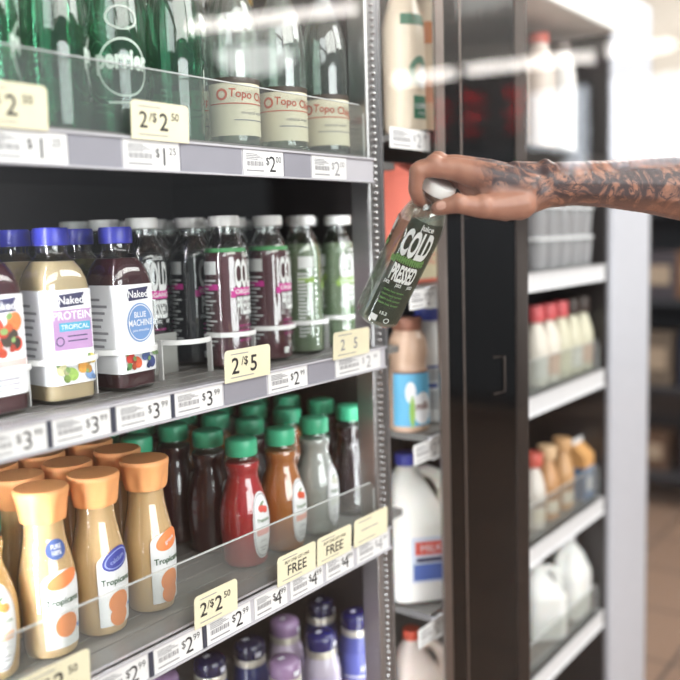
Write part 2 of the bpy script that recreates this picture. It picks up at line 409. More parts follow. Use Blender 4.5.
# clear guards along the shelf fronts
def guard(label, x0, x1, z0, z1, y=0.0135):
    c = 0.012; poly = [(x0, z0), (x1, z0), (x1, z1 - c)]
    for i in range(1, 7): a = PI / 2 * i / 6; poly.append((x1 - c + c * math.cos(a), z1 - c + c * math.sin(a)))
    poly.append((x0, z1))
    t = thing('shelf_guard', label, 'guard', ((x0 + x1) / 2, y, z0)); inv = Matrix.Translation((-(x0 + x1) / 2, -y, -z0))
    o = obj('sheet', MB().prism(poly, lambda a, b, d: (a, y + d, b), 0.003), t, acrylic, smooth=30); o.matrix_parent_inverse = inv
    e = MB().box(x0, x1 - c, y, y + 0.003, z1 - 0.0002, z1 + 0.0012); e.box(x1 - 0.0002, x1 + 0.001, y, y + 0.003, z0, z1 - c)
    o = obj('polished_edge', e, t, acrylic_edge); o.matrix_parent_inverse = inv
guard('clear acrylic guard in front of the tall water bottles', 0.17, 1.142, TOP - 0.002, 1.654)
guard('clear acrylic guard in front of the orange-capped and green-capped juices', 0.17, 1.143, LOW - 0.001, 1.04)
guard('clear guard in front of the pink-capped dressing bottles, right bay', 1.72, 2.17, RC, RC + 0.075)
guard('clear guard in front of the brown bottles and orange-blue carton, right bay', 1.72, 2.17, RD, RD + 0.085)
guard('clear guard in front of the white gallon jugs, right bay', 1.72, 2.17, RE, RE + 0.07)

# ------------------------------------------------------------------ price labels and cards
def price_label(x0, x1, z0, z1, digit, label, faint=False, sup='99'):
    y = -0.0012; w = x1 - x0; h = z1 - z0; zc = (z0 + z1) / 2
    b = MB(); b.use(paper).box(x0, x1, y, y + 0.0011, z0, z1)
    P = lambda a, c: (a, y - 0.0003, c)
    b.use(soft_ink)
    for i in range(4): b.patch(P, x0 + w * 0.07, x0 + w * (0.35 + 0.2 * ((i * 7) % 3) / 3), z1 - h * (0.14 + 0.07 * i) - 0.0012, z1 - h * (0.14 + 0.07 * i), 1, 1)
    i = 0; xx = x0 + w * 0.08
    while xx < x0 + w * 0.48:
        ww = w * (0.008 + 0.01 * ((i * 5) % 3)); b.patch(P, xx, xx + ww, z0 + h * 0.36, z0 + h * 0.56, 1, 1); xx += ww + w * 0.012; i += 1
    b.patch(P, x0 + w * 0.07, x0 + w * 0.5, z0 + h * 0.14, z0 + h * 0.2, 1, 1)
    b.use(soft_ink if faint else ink)
    b.text('$', h * 0.32, P, x0 + w * 0.60, zc + h * 0.1)
    b.text(digit, h * 0.66, P, x0 + w * 0.72, zc - h * 0.02)
    b.text(sup, h * 0.26, P, x0 + w * 0.88, zc + h * 0.18)
    tag(obj('price_label', b), label, 'price label', 'price labels on the shelf rails')
def words(i): return ['leftmost', 'second from the left', 'third from the left', 'fourth from the left', 'fifth from the left', 'sixth from the left', 'rightmost'][i]
for i, (a, c, d) in enumerate([(.46, .573, '1'), (.648, .732, '1'), (.845, .925, '2'), (.989, 1.072, '2')]):
    price_label(a, c, 1.5352, 1.5675, d, 'white $%s price label on the top shelf rail, %s' % (d, words(i) if i < 3 else 'rightmost'), i == 3, '25' if d == '1' else '00')
for i, (a, c, d) in enumerate([(.44, .523, '3'), (.530, .606, '3'), (.615, .697, '3'), (.703, .786, '3'), (.876, .960, '2'), (1.03, 1.15, '2')]):
    price_label(a, c, 1.2342, 1.2635, d, 'white $%s price label on the middle shelf rail, %s' % (d, words(i) if i < 5 else 'rightmost'), i == 5)
for i, (a, c, d) in enumerate([(.47, .555, '2'), (.562, .638, '2'), (.648, .728, '2'), (.737, .820, '2'), (.828, .897, '4'), (.905, .981, '4'), (.989, 1.06, '4'), (1.07, 1.16, '4')]):
    price_label(a, c, .9222, .9545, d, 'white $%s price label on the orange juice shelf rail, %s' % (d, (words(i) if i < 6 else ['seventh from the left', 'rightmost'][i - 6])), i == 7)
for i, (x0, x1, z0, z1) in enumerate([(0.575, 0.645, 1.5352, 1.5675), (0.735, 0.842, 1.5352, 1.5675), (0.928, 0.986, 1.5352, 1.5675), (0.79, 0.872, 1.2342, 1.2635), (0.964, 1.027, 1.2342, 1.2635)]):
    tag(obj('rail_insert', MB().box(x0, x1, -0.0012, -0.0001, z0, z1), None, grey_insert), 'blank grey strip in the %s shelf rail, %s' % (['top', 'top', 'top', 'middle', 'middle'][i], ['left of the second label', 'between the $1 and $2 labels', 'between the two $2 labels', 'left of the first $2 label', 'between the two $2 labels'][i]), 'rail strip')
for i, x in enumerate((0.526, 0.610, 0.700, 0.643, 0.7325)):
    z0, z1 = (1.2342, 1.2635) if i < 3 else (.9222, .9545)
    tag(obj('label_divider', MB().box(x - 0.003, x + 0.003, -0.0022, -0.0013, z0, z1), None, pm('divider_navy', (58, 62, 78), 0.5)), 'dark divider on the %s rail, %s' % ('middle shelf' if i < 3 else 'orange juice shelf', ['left of the second $3 label', 'right of the second $3 label', 'left of the fourth $3 label', 'left of the third $2 label', 'right of the third $2 label'][i]), 'label divider')
def promo_card(x0, x1, z0, h, lines, label, faint=False, lean=0.12):
    w = x1 - x0; c = 0.006; poly = [(0, 0), (w, 0), (w, h - c)]
    for i in range(1, 6): a = PI / 2 * i / 5; poly.append((w - c + c * math.cos(a), h - c + c * math.sin(a)))
    for i in range(0, 6): a = PI / 2 + PI / 2 * i / 5; poly.append((c + c * math.cos(a), h - c + c * math.sin(a)))
    P = lambda a, b, d=0: (x0 + a, -0.0062 + d - b * lean * 0.4, z0 + b)
    b = MB(); b.use(cream).prism(poly, P, 0.001)
    Q = lambda a, c2: P(a, c2, -0.0003)
    b.use(soft_ink if faint else ink)
    for (s, hh, xx, zz) in lines: b.text(s, h * hh, Q, w * xx, h * zz, bold=0.012)
    b.use(soft_ink); b.patch(Q, w * 0.12, w * 0.62, h * 0.12, h * 0.15, 1, 1); b.patch(Q, w * 0.12, w * 0.5, h * 0.84, h * 0.87, 1, 1)
    if faint and not lines: b.patch(Q, w * 0.2, w * 0.7, h * 0.5, h * 0.54, 1, 1)
    tag(obj('promo_card', b), label, 'price card', 'cream promotion cards')
two = lambda d, s: [('2', 0.42, 0.2, 0.52), ('/$', 0.24, 0.36, 0.6), (d, 0.46, 0.55, 0.5), (s, 0.2, 0.75, 0.66)]
promo_card(.455, .548, 1.568, .045, two('2', '50'), 'cream 2 for $2 card on the top shelf rail at the far left edge')
promo_card(.657, .745, 1.568, .044, two('2', '50'), 'cream 2 for $2 card on the top shelf rail, under the green bottles')
promo_card(.787, .875, 1.263, .043, [('2', 0.5, 0.22, 0.5), ('/$', 0.26, 0.42, 0.62), ('5', 0.5, 0.62, 0.5)], 'cream 2 for $5 card on the middle shelf rail below the purple juices')
promo_card(1.018, 1.112, 1.263, .042, [('2', 0.4, 0.25, 0.5), ('5', 0.4, 0.6, 0.5)], 'faint cream card on the middle shelf rail below the green juice', True)
promo_card(.462, .552, .955, .045, two('2', '50'), 'cream 2 for $2 card on the orange juice rail at the lower left corner')
promo_card(.712, .79, .955, .044, two('2', '50'), 'cream 2 for $2 card on the orange juice rail, right of the orange caps')
promo_card(.872, .958, .955, .044, [('BUY ONE GET ONE', 0.1, 0.5, 0.72), ('FREE', 0.34, 0.5, 0.42)], 'cream FREE card below the red juice, left of the other FREE card')
promo_card(.962, 1.048, .955, .044, [('BUY ONE GET ONE', 0.1, 0.5, 0.72), ('FREE', 0.34, 0.5, 0.42)], 'cream FREE card below the pale white juice, right of the other FREE card')
promo_card(1.056, 1.15, .955, .045, [], 'faint cream card at the right end of the green-capped juice rail', True)

# ------------------------------------------------------------------ bottles: top shelf
green_glass = clear('green_bottle_glass', (142, 200, 174), (52, 122, 94), 0.14, rough=0.03, f0=0.12)
clear_glass = clear('clear_bottle_glass', (240, 245, 243), (200, 206, 202), 0.08, rough=0.03, f0=0.12)
green_ink = pm('pale_print', (212, 226, 216), 0.5)
P_G = smoothprof([(0.030, 0.0), (0.0355, 0.006), (0.0365, 0.05), (0.037, 0.10), (0.0355, 0.14), (0.031, 0.175), (0.023, 0.205), (0.0155, 0.228), (0.013, 0.245), (0.0135, 0.268)], 4)
def green_bottle():
    t = thing('sparkling_water_bottle', 'green', 'bottle', group='green sparkling water bottles')
    obj('bottle_body', MB().lathe(P_G, 36), t, green_glass)
    b = MB(); p = surf(P_G, -118); b.use(green_ink)
    b.disc(p, 0, 0.078, 0.031, 0.034, r0=0.93, rings=1, n=40)
    b.text('perrier', 0.022, p, 0, 0.088, 0.72, 0.04)
    b.patch(p, -0.020, 0.020, 0.036, 0.039, 10, 1); b.disc(p, 0, 0.135, 0.02, 0.014, r0=0.88, rings=1)
    obj('printed_emblem', b, t)
    b = MB(); p = surf(P_G, -30); b.use(green_ink).patch(p, -0.012, 0.012, 0.03, 0.068, 6, 4); b.use(pm('barcode_ink', (60, 70, 66), 0.6))
    for i in range(5): b.patch(surf(P_G, -30, 0.0012), -0.005, 0.009, 0.036 + i * 0.0062, 0.039 + i * 0.0062, 4, 1)
    obj('barcode_label', b, t)
    obj('cap', MB().lathe([(0.0155, 0.262), (0.0155, 0.284), (0.0135, 0.287), (0.0, 0.287)], 30, 0.04), t, pm('green_metal_cap', (60, 120, 84), 0.35))
    return t
P_C = smoothprof([(0.031, 0.0), (0.0355, 0.006), (0.036, 0.03), (0.036, 0.08), (0.036, 0.14), (0.0345, 0.168), (0.029, 0.195), (0.0205, 0.214), (0.0155, 0.228), (0.0135, 0.245), (0.0135, 0.268)], 4)
def clear_bottle():
    t = thing('mineral_water_bottle', 'clear', 'bottle', group='clear mineral water bottles')
    obj('bottle_body', MB().lathe(P_C, 36), t, clear_glass)
    obj('water', MB().lathe(shrink(P_C, 0.002, 0.004, 0.21), 28), t, clear('water_fill', (232, 238, 234)))
    b = MB(); p = surf(P_C, -92); b.use(pm('cream_label', (236, 226, 200), 0.55)).patch(p, -0.07, 0.07, 0.014, 0.090, 34, 4)
    p = surf(P_C, -92, 0.0014)
    b.use(pm('label_brown', (70, 60, 52), 0.5)).patch(p, -0.07, 0.07, 0.084, 0.0915, 34, 1)
    b.use(pm('label_red', (208, 84, 44), 0.5)).text('Topo Chico', 0.011, p, 0.0, 0.068, 0.95, 0.02, rot=-0.1)
    b.disc(p, -0.046, 0.069, 0.008, 0.008, r0=0.6, rings=1); b.disc(p, 0.05, 0.06, 0.006, 0.006)
    b.patch(p, -0.066, 0.066, 0.056, 0.0575, 30, 1)
    b.use(soft_ink); b.text('mineral water', 0.005, p, 0, 0.045); b.patch(p, -0.03, 0.03, 0.034, 0.0355, 8, 1)
    obj('label', b, t)
    obj('cap', MB().lathe([(0.0155, 0.262), (0.0155, 0.284), (0.0135, 0.287), (0.0, 0.287)], 30, 0.04), t, pm('gold_cap', (190, 150, 70), 0.35, metal=0.6))
    return t
pg, pc = green_bottle(), clear_bottle()
ROWW = ['front row', 'second row', 'third row']
for i, x in enumerate((0.520, 0.609, 0.694, 0.7885)):
    for r in range(3):
        col = ['at the left edge', 'second from the left', 'third from the left', 'beside the clear bottles'][i]
        put(pg, (x + (0.012 if r == 1 else 0), 0.06 + r * 0.084, TOP + 0.0014), R([95, 100, 4, 110][i] + r * 40), 'green glass sparkling water bottle %s, %s of the top shelf' % (col, ROWW[r]))
for i, x in enumerate((0.895, 1.0, 1.104)):
    for r in range(3):
        col = ['next to the green bottles', 'between two other clear ones', 'at the right end'][i]
        put(pc, (x, 0.06 + r * 0.084, TOP + 0.0014), R([4, -8, -22][i] + r * 17), 'clear mineral water bottle %s, %s of the top shelf' % (col, ROWW[r]))

# ------------------------------------------------------------------ bottles: middle shelf
P_N = [(0.031, 0.0, 5), (0.0345, 0.005, 5), (0.035, 0.03, 5.5), (0.0345, 0.036, 5.5), (0.035, 0.042, 5.5), (0.035, 0.145, 5.5), (0.034, 0.155, 5), (0.031, 0.166, 4), (0.025, 0.178, 3), (0.0195, 0.186, 2.2), (0.0185, 0.19, 2), (0.0185, 0.204, 2)]
navy = pm('label_navy', (52, 50, 84), 0.5)
def juice_square(fill_name, fill, kind):
    t = thing('juice_smoothie_bottle', kind, 'bottle', group='blue-capped square juice bottles')
    obj('bottle_body', MB().lathe(P_N, 48), t, clear('clear_plastic', (240, 242, 242), rough=0.03, f0=0.13))
    obj('juice', MB().lathe(shrink(P_N, 0.0012, 0.002, 0.183), 48), t, pm(fill_name, fill, 0.4, var=0.08, sss=0.1))
    b = MB(); P = lambda a, z: (a, -0.0362, z); Q = lambda a, z: (a, -0.0366, z); T = lambda a, z: (a, -0.0370, z)
    wrap = surf(P_N, -90, 0.0008, 0.035)
    b.use(white_lab); 
    # wraps the front and both sides
    pw = lambda a, z: wrap(a, z)
    b.patch(pw, -0.085, 0.085, 0.024, 0.143, 60, 6)
    b.use(navy); b.prism([(-0.016, 0.121), (0.018, 0.123), (0.0165, 0.131), (0.019, 0.139), (-0.016, 0.137), (-0.0185, 0.129)], lambda a, z, d: (a, -0.0364 - d, z), 0.0002)
    b.use(white_lab).text('Naked', 0.0095, T, 0, 0.130, 1.0, 0.015)
    if kind == 'beige':
        b.use(pm('label_lilac', (178, 140, 182), 0.5)).patch(Q, -0.027, 0.027, 0.068, 0.118, 1, 1)
        b.use(white_lab).text('PROTEIN', 0.010, T, 0, 0.111, 0.95, 0.01)
        b.use(pm('label_teal', (72, 160, 190), 0.5)).patch(T, -0.019, 0.025, 0.091, 0.102, 1, 1)
        b.use(white_lab).text('TROPICAL', 0.006, lambda a, z: (a, -0.0374, z), 0.003, 0.0965)
        b.use(navy).disc(T, -0.019, 0.079, 0.006, 0.006, r0=0.75, rings=1); b.patch(T, -0.008, 0.02, 0.084, 0.0855, 1, 1); b.patch(T, -0.008, 0.02, 0.078, 0.0795, 1, 1)
        fr = [(-0.02, 0.045, 0.009, (214, 208, 160)), (-0.006, 0.037, 0.01, (150, 180, 90)), (0.012, 0.046, 0.010, (226, 160, 70)), (0.024, 0.054, 0.007, (236, 196, 96)), (0.02, 0.034, 0.007, (120, 150, 196))]
    elif kind == 'berry':
        b.use(pm('label_blue', (112, 146, 196), 0.5)).disc(Q, 0.002, 0.091, 0.0235, 0.0265)
        b.use(white_lab).disc(T, 0.002, 0.091, 0.0215, 0.0245, r0=0.95, rings=1)
        b.text('BLUE', 0.0075, T, 0.002, 0.102, 0.9, 0.012); b.text('MACHINE', 0.0085, T, 0.002, 0.091, 0.8, 0.012); b.text('juice smoothie', 0.0035, T, 0.002, 0.081)
        fr = [(-0.02, 0.046, 0.009, (200, 60, 50)), (-0.008, 0.038, 0.009, (214, 96, 60)), (0.008, 0.046, 0.008, (84, 100, 150)), (0.018, 0.036, 0.008, (60, 70, 120)), (0.024, 0.05, 0.006, (130, 160, 110)), (-0.022, 0.034, 0.005, (90, 140, 80))]
    elif kind == 'red':
        fr = [(-0.012, 0.106, 0.014, (212, 60, 44)), (0.014, 0.110, 0.012, (230, 110, 60)), (0.006, 0.092, 0.013, (58, 52, 44)), (0.016, 0.084, 0.009, (196, 70, 48)), (-0.014, 0.082, 0.013, (226, 84, 52))]
        b.use(pm('label_pink', (226, 170, 164), 0.5)).patch(Q, -0.025, 0.027, 0.058, 0.066, 1, 1); b.use(soft_ink)
        for i in range(4): b.patch(Q, -0.024, 0.016, 0.03 + i * 0.006, 0.032 + i * 0.006, 1, 1)
    else:
        fr = [(-0.014, 0.08, 0.012, (120, 160, 80)), (0.012, 0.088, 0.012, (150, 186, 96)), (0.0, 0.064, 0.011, (206, 120, 60))]
    b.use(soft_ink)
    for i in range(9): b.patch(surf(P_N, -180, 0.0013, 0.035), -0.018, -0.018 + 0.02 + 0.016 * ((i * 5) % 4) / 4, 0.05 + i * 0.009, 0.0535 + i * 0.009, 4, 1)
    for (x, z, r, c) in [f for f in fr] + [(x + r * 0.7 * (-1) ** i, z - r * 0.55, r * 0.55, tuple(int(v * 0.75) for v in c)) for i, (x, z, r, c) in enumerate(fr)] + [(x - r * 0.5, z + r * 0.6, r * 0.4, (120, 150, 90)) for x, z, r, c in fr]: b.use(pm('fruit_%d_%d_%d' % c, c, 0.5, var=0.35, scale=220)).disc(lambda a, zz: (a, -0.0372 - 0.000015 * len(b.f) / 100, zz), x, z, r, r * 0.8, n=20, rings=2, rot=x * 90)
    obj('label', b, t)
    obj('cap', MB().lathe([(0.0215, 0.198), (0.022, 0.2), (0.022, 0.216), (0.0205, 0.22), (0.0, 0.22)], 60, 0.025), t, pm('blue_purple_cap', (58, 62, 168), 0.35, coat=0.2))
    return t
white_lab = pm('label_white', (234, 233, 235), 0.5)
n_red = juice_square('juice_maroon', (72, 22, 32), 'red'); n_beige = juice_square('juice_beige', (214, 190, 150), 'beige')
n_berry = juice_square('juice_berry', (66, 14, 26), 'berry'); n_green = juice_square('juice_olive', (98, 98, 58), 'green')
sq_rz = [R(3), R(-3), R(4)]
Z = MID + 0.0014
put(n_red, (0.553, 0.155, Z), sq_rz[0], 'maroon juice bottle with fruit label at the left edge of the middle shelf')
put(n_beige, (0.651, 0.155, Z), sq_rz[1], 'beige smoothie bottle with a lilac label and a blue cap')
put(n_berry, (0.752, 0.155, Z), sq_rz[2], 'dark berry smoothie bottle with a round blue label and a blue cap')
for r in (1, 2):
    wd = ['', 'directly behind', 'two places behind'][r]
    put(n_red, (0.553, 0.155 + 0.085 * r, Z), 0, 'blue-capped maroon juice bottle %s the maroon one at the left edge' % wd)
    put(n_beige, (0.651, 0.155 + 0.085 * r, Z), 0, 'blue-capped beige smoothie bottle %s the lilac-labelled one' % wd)
    put(n_green, (0.752, 0.155 + 0.085 * r, Z), 0, 'olive green juice bottle %s the berry smoothie with the round blue label' % wd)

P_J = smoothprof([(0.0295, 0.0), (0.0335, 0.004), (0.0345, 0.012), (0.0345, 0.06), (0.0345, 0.12), (0.0345, 0.160), (0.0325, 0.178), (0.0265, 0.195), (0.0215, 0.204), (0.020, 0.210), (0.020, 0.219)], 4)
def pressed(kind, held=False):
    t = thing('cold_pressed_juice_bottle', kind, 'bottle', group='cold pressed juice bottles')
    glass = clear('pressed_glass', (240, 244, 242), rough=0.03, f0=0.14)
    obj('bottle_body', MB().lathe(P_J, 40), t, glass)
    top = {'purple': 0.186, 'green': 0.19, 'clear': 0.196, 'dark': 0.186}[kind]
    if kind == 'purple': fm = pm('juice_plum', (104, 58, 66), 0.3, var=0.3, scale=14)
    elif kind == 'dark': fm = pm('juice_black', (22, 18, 22), 0.3)
    elif kind == 'green': fm = clear('juice_pale_green', (196, 206, 184), (158, 174, 144), 0.72)
    else: fm = clear('juice_thin_green', (230, 234, 226), (196, 204, 190), 0.22, rough=0.03, f0=0.10)
    obj('juice', MB().lathe(shrink(P_J, 0.0022, 0.004, top), 40), t, fm)
    p = surf(P_J, -90); q = surf(P_J, -90, 0.0013)
    band = {'purple': pm('band_magenta', (206, 56, 150), 0.5), 'dark': pm('band_magenta', (206, 56, 150), 0.5), 'green': pm('band_green', (140, 172, 84), 0.5), 'clear': pm('band_leaf', (110, 150, 84), 0.5)}[kind]
    pr = pm('print_white', (226, 228, 226), 0.5)
    b = MB()
    if held:
        b.use(clear('print_back_dark', (140, 150, 132), (76, 84, 74), 0.5, f0=0.05)).patch(p, -0.024, 0.034, 0.012, 0.182, 18, 14)
    b.use(pr)
    b.text('COLD', 0.040, q, 0.002, 0.147, 0.27, 0.04)
    b.use(band).patch(p, -0.021, 0.024, 0.113, 0.1255, 14, 1); b.patch(p, -0.026, -0.018, 0.110, 0.120, 3, 1)
    b.use(pr).text('ORGANIC', 0.0065, q, 0.003, 0.119, 1.05, 0.02) if not held else b.text('ORGANIC', 0.0065, q, 0.003, 0.119, 1.05, 0.02)
    b.use(pr).text('PRESSED', 0.026, q, 0.002, 0.0975, 0.27, 0.035)
    for i in range(5): b.text('JUICE', 0.0048, q, -0.016 + i * 0.009, 0.0785, 0.5, 0.03) if i % 2 == 0 else None
    b.use(pm('print_green', (120, 170, 96), 0.5) if kind in ('clear', 'green') else band)
    for i in range(4): b.text('apple kale lemon', 0.0036, q, 0.0, 0.067 - i * 0.0075, 0.9)
    b.use(pr).text('15.2', 0.005, q, 0.0, 0.0285, 1.0, 0.02); b.patch(q, -0.016, -0.006, 0.012, 0.022, 3, 1); b.disc(q, 0.009, 0.017, 0.0045, 0.0045, r0=0.7, rings=1)
    b.text('juice', 0.008, q, 0.006, 0.1755, 0.9, 0.02)
    obj('front_print', b, t)
    b = MB(); k = surf(P_J, -188); kk = surf(P_J, -188, 0.0013)
    b.use(pr)
    for i in range(18): b.patch(k, -0.016, -0.016 + 0.012 + 0.018 * ((i * 7) % 5) / 5, 0.03 + i * 0.0062, 0.0326 + i * 0.0062, 6, 1)
    b.use(band).patch(k, -0.016, 0.014, 0.122, 0.131, 6, 1)
    b.use(pr).patch(k, -0.014, 0.012, 0.146, 0.166, 6, 1)
    obj('back_print', b, t)
    if kind == 'purple':
        obj('leaf_band', MB().lathe([(0.0326, 0.1795), (0.0312, 0.1855)], 40, cap0=False, cap1=False), t, pm('leaf_green', (84, 160, 100), 0.5))
    cp = MB().lathe([(0.0228, 0.2185), (0.0242, 0.2195), (0.0245, 0.223), (0.0245, 0.231), (0.0235, 0.2345), (0.0215, 0.235), (0.0, 0.2342)], 48)
    obj('cap', cp, t, pm('white_metal_cap', (246, 245, 242), 0.35, coat=0.3))
    return t
jp, jg, jd, jc = pressed('purple'), pressed('green'), pressed('dark'), pressed('clear', True)
put(jp, (0.960, 0.155, Z), R(8), 'plum cold pressed juice bottle with magenta print, left one in front')
put(jp, (1.057, 0.152, Z), R(12), 'plum cold pressed juice bottle with magenta print, right one in front')
put(jg, (1.146, 0.155, Z), R(60), 'pale green cold pressed bottle turned to show its small print')
put(jg, (1.250, 0.155, Z), R(-18), 'pale green cold pressed bottle with a green band, at the right end')
for i, x in enumerate(lanes_mid[3:]):
    for r in (1, 2, 3):
        pr_ = jd if i < 3 else jg
        nm = ['behind the empty front place', 'behind the left plum bottle', 'behind the right plum bottle', 'behind the green bottle showing small print', 'behind the green-banded bottle'][i]
        cn = 'black' if i < 3 else 'pale green'
        put(pr_, (x + 0.006 * (r % 2), 0.155 + 0.083 * r, Z), R(17 * r - 30 + 20 * i), '%s cold pressed juice bottle %s, %s' % (cn, nm, ['', 'second row', 'third row', 'fourth row'][r]))

# ------------------------------------------------------------------ bottles: orange juice and green caps
P_O = smoothprof([(0.029, 0.0), (0.0325, 0.005), (0.0335, 0.02), (0.0355, 0.06), (0.036, 0.085), (0.0345, 0.105), (0.030, 0.128), (0.0262, 0.148), (0.0248, 0.165), (0.0245, 0.178)], 4)
orange_cap = pm('orange_cap', (252, 176, 116), 0.45, sss=0.15)
def oj(kind):
    t = thing('orange_juice_bottle', kind, 'bottle', group='orange-capped juice bottles')
    obj('bottle_body', MB().lathe(P_O, 36), t, clear('clear_plastic', (240, 242, 242), rough=0.03, f0=0.13))
    obj('juice', MB().lathe(shrink(P_O, 0.0014, 0.002, 0.17), 36), t, pm('orange_juice', (252, 206, 150), 0.35, var=0.04, sss=0.15))
    b = MB(); p = surf(P_O, -84); q = surf(P_O, -84, 0.0014); s = surf(P_O, -84, 0.0019)
    b.use(white_lab).patch(p, -0.026, 0.026, 0.014, 0.098, 16, 10); b.disc(p, 0, 0.098, 0.026, 0.014)
    if kind == 'one orange':
        b.use(pm('orange_ellipse', (238, 140, 86), 0.5)).disc(q, 0.002, 0.100, 0.022, 0.0095, rot=0.25)
        b.use(pm('blue_seal', (76, 100, 160), 0.5)).disc(q, -0.002, 0.1375, 0.016, 0.0125); b.use(white_lab); b.text('PURE', 0.0055, s, -0.002, 0.141, 0.9, 0.02); b.text('100%', 0.0055, s, -0.002, 0.1335, 0.9, 0.02)
        fr = [(0.003, 0.042, 0.0155)]
    elif kind == 'blue oval':
        b.use(pm('blue_oval', (58, 66, 150), 0.5)).disc(q, 0.002, 0.102, 0.022, 0.0135, rot=0.35); b.use(pm('oval_line', (160, 170, 220), 0.5)).disc(s, 0.002, 0.102, 0.019, 0.0105, rot=0.35, r0=0.9, rings=1)
        b.text('calcium', 0.0055, s, 0.002, 0.102, 1, 0.01, rot=0.35)
        fr = [(0.002, 0.044, 0.0155), (0.001, 0.026, 0.0135)]
    else:
        b.use(pm('orange_ellipse', (238, 140, 86), 0.5)).disc(q, 0.003, 0.101, 0.022, 0.0125, rot=0.35)
        b.use(white_lab).text('grove', 0.0055, s, 0.003, 0.101, 1, 0.01, rot=0.35)
        fr = [(0.002, 0.044, 0.0155), (0.001, 0.026, 0.0135)]
    b.use(pm('brand_green', (66, 96, 72), 0.5)).text('Tropicana', 0.0082, q, 0.0, 0.074, 0.92, 0.02)
    for i, (x, z, r) in enumerate(fr): b.use(pm('orange_fruit', (236, 140, 76), 0.5, var=0.12, scale=300)).disc(q if i == 0 else s, x, z, r, r)
    b.use(pm('blue_dot', (120, 150, 200), 0.5)).disc(s, 0.02, 0.036, 0.003, 0.003)
    obj('label', b, t)
    c = MB(); n = 48; rows = [(0.0275, 0.170, 0), (0.0282, 0.174, 0.0014), (0.0292, 0.184, 0.002), (0.0312, 0.195, 0.0008), (0.0332, 0.2035, 0), (0.0334, 0.208, 0), (0.0315, 0.2105, 0), (0.0, 0.2102, 0)]
    vs = []; fs = []
    for r, z, amp in rows:
        for i in range(n): a = 2 * PI * i / n; k = r + amp * math.cos(8 * a); vs.append((k * math.cos(a), k * math.sin(a), z))
    for j in range(len(rows) - 1):
        for i in range(n): a, b2 = j * n + i, j * n + (i + 1) % n; fs.append((a, b2, b2 + n, a + n))
    c.add(vs, fs); obj('cap', c, t, orange_cap)
    return t
oo = {k: oj(k) for k in ('one orange', 'blue oval', 'orange oval')}
Z = LOW + 0.0014
put(oo['one orange'], (0.588, 0.120, Z), R(-10), 'orange juice carafe with a blue seal and a single orange on its label')
put(oo['blue oval'], (0.663, 0.117, Z), R(-6), 'orange juice carafe with a blue oval on its label')
put(oo['orange oval'], (0.747, 0.117, Z), R(-2), 'orange juice carafe with an orange oval on its label')
for i, (k, x) in enumerate((('one orange', 0.588), ('blue oval', 0.663), ('orange oval', 0.747))):
    for r in (1, 2, 3):
        put(oo[k], (x + 0.004 + 0.012 * r, 0.116 + 0.079 * r, Z), R(7 * r), 'orange-capped juice carafe in the %s row, behind the one with the %s' % (['', 'second', 'third', 'fourth'][r], ['single orange', 'blue oval', 'orange oval'][i]))

P_M = smoothprof([(0.030, 0.0), (0.0345, 0.005), (0.036, 0.02), (0.0385, 0.05), (0.039, 0.072), (0.0375, 0.092), (0.0315, 0.116), (0.0258, 0.134), (0.0248, 0.144), (0.0275, 0.156), (0.0262, 0.164), (0.021, 0.169), (0.0205, 0.178)], 4)
green_cap = pm('green_cap', (66, 178, 134), 0.4, coat=0.2)
def gcap(kind, fill, clearish=False):
    t = thing('green_capped_juice_bottle', kind, 'bottle', group='green-capped juice bottles')
    obj('bottle_body', MB().lathe(P_M, 36), t, clear('clear_plastic', (240, 242, 242), rough=0.03, f0=0.13))
    fm = pm('juice_' + kind, fill, 0.3, var=0.08, sss=0.1)
    obj('juice', MB().lathe(shrink(P_M, 0.0014, 0.002, 0.163), 36), t, fm)
    b = MB(); p = surf(P_M, -82); q = surf(P_M, -82, 0.0014)
    b.use(white_lab).disc(p, 0, 0.066, 0.0195, 0.052, p=2.6, n=36, rings=6)
    b.use(soft_ink).disc(q, 0, 0.066, 0.018, 0.0495, p=2.6, n=36, rings=1, r0=0.96)
    fc = {'red': (214, 90, 80), 'amber': (216, 90, 60), 'white': (206, 206, 190), 'dark': (150, 110, 90), 'maroon': (170, 70, 80), 'orange': (236, 140, 76)}[kind]
    b.use(pm('fruit_' + kind, fc, 0.5, var=0.2, scale=200)).disc(q, -0.003, 0.093, 0.006, 0.006); b.disc(q, 0.005, 0.090, 0.006, 0.0055)
    b.use(pm('leaf_print', (110, 140, 100), 0.5)).disc(q, 0.0, 0.100, 0.006, 0.002, rot=0.5); b.text('Tropicana', 0.0055, q, 0, 0.075, 0.8, 0.02)
    b.use(pm('flag_' + kind, tuple(min(255, int(c * 0.5 + 120)) for c in fc), 0.5)).patch(q, -0.014, 0.014, 0.051, 0.061, 6, 1)
    b.use(soft_ink).text('juice', 0.005, q, 0, 0.043); b.patch(q, -0.008, 0.008, 0.031, 0.0325, 4, 1); b.patch(q, -0.006, 0.006, 0.026, 0.0275, 4, 1)
    obj('label', b, t)
    obj('cap', MB().lathe([(0.0235, 0.173), (0.0243, 0.175), (0.0245, 0.193), (0.0232, 0.1975), (0.021, 0.1985), (0.0, 0.1985)], 64, 0.02), t, green_cap)
    return t
g_or = gcap('orange', (240, 190, 118)); g_red = gcap('red', (196, 44, 50)); g_amb = gcap('amber', (200, 122, 62)); g_whi = gcap('white', (196, 196, 190)); g_dar = gcap('dark', (44, 22, 28)); g_mar = gcap('maroon', (84, 26, 30))
put(g_or, (0.509, 0.13, Z), R(-10), 'green-capped orange juice bottle cut off by the left edge')
put(g_or, (0.517, 0.215, Z), R(10), 'green-capped orange juice bottle behind the one cut off by the left edge')
put(g_red, (0.938, 0.118, Z), R(-6), 'bright red juice bottle with a green cap')
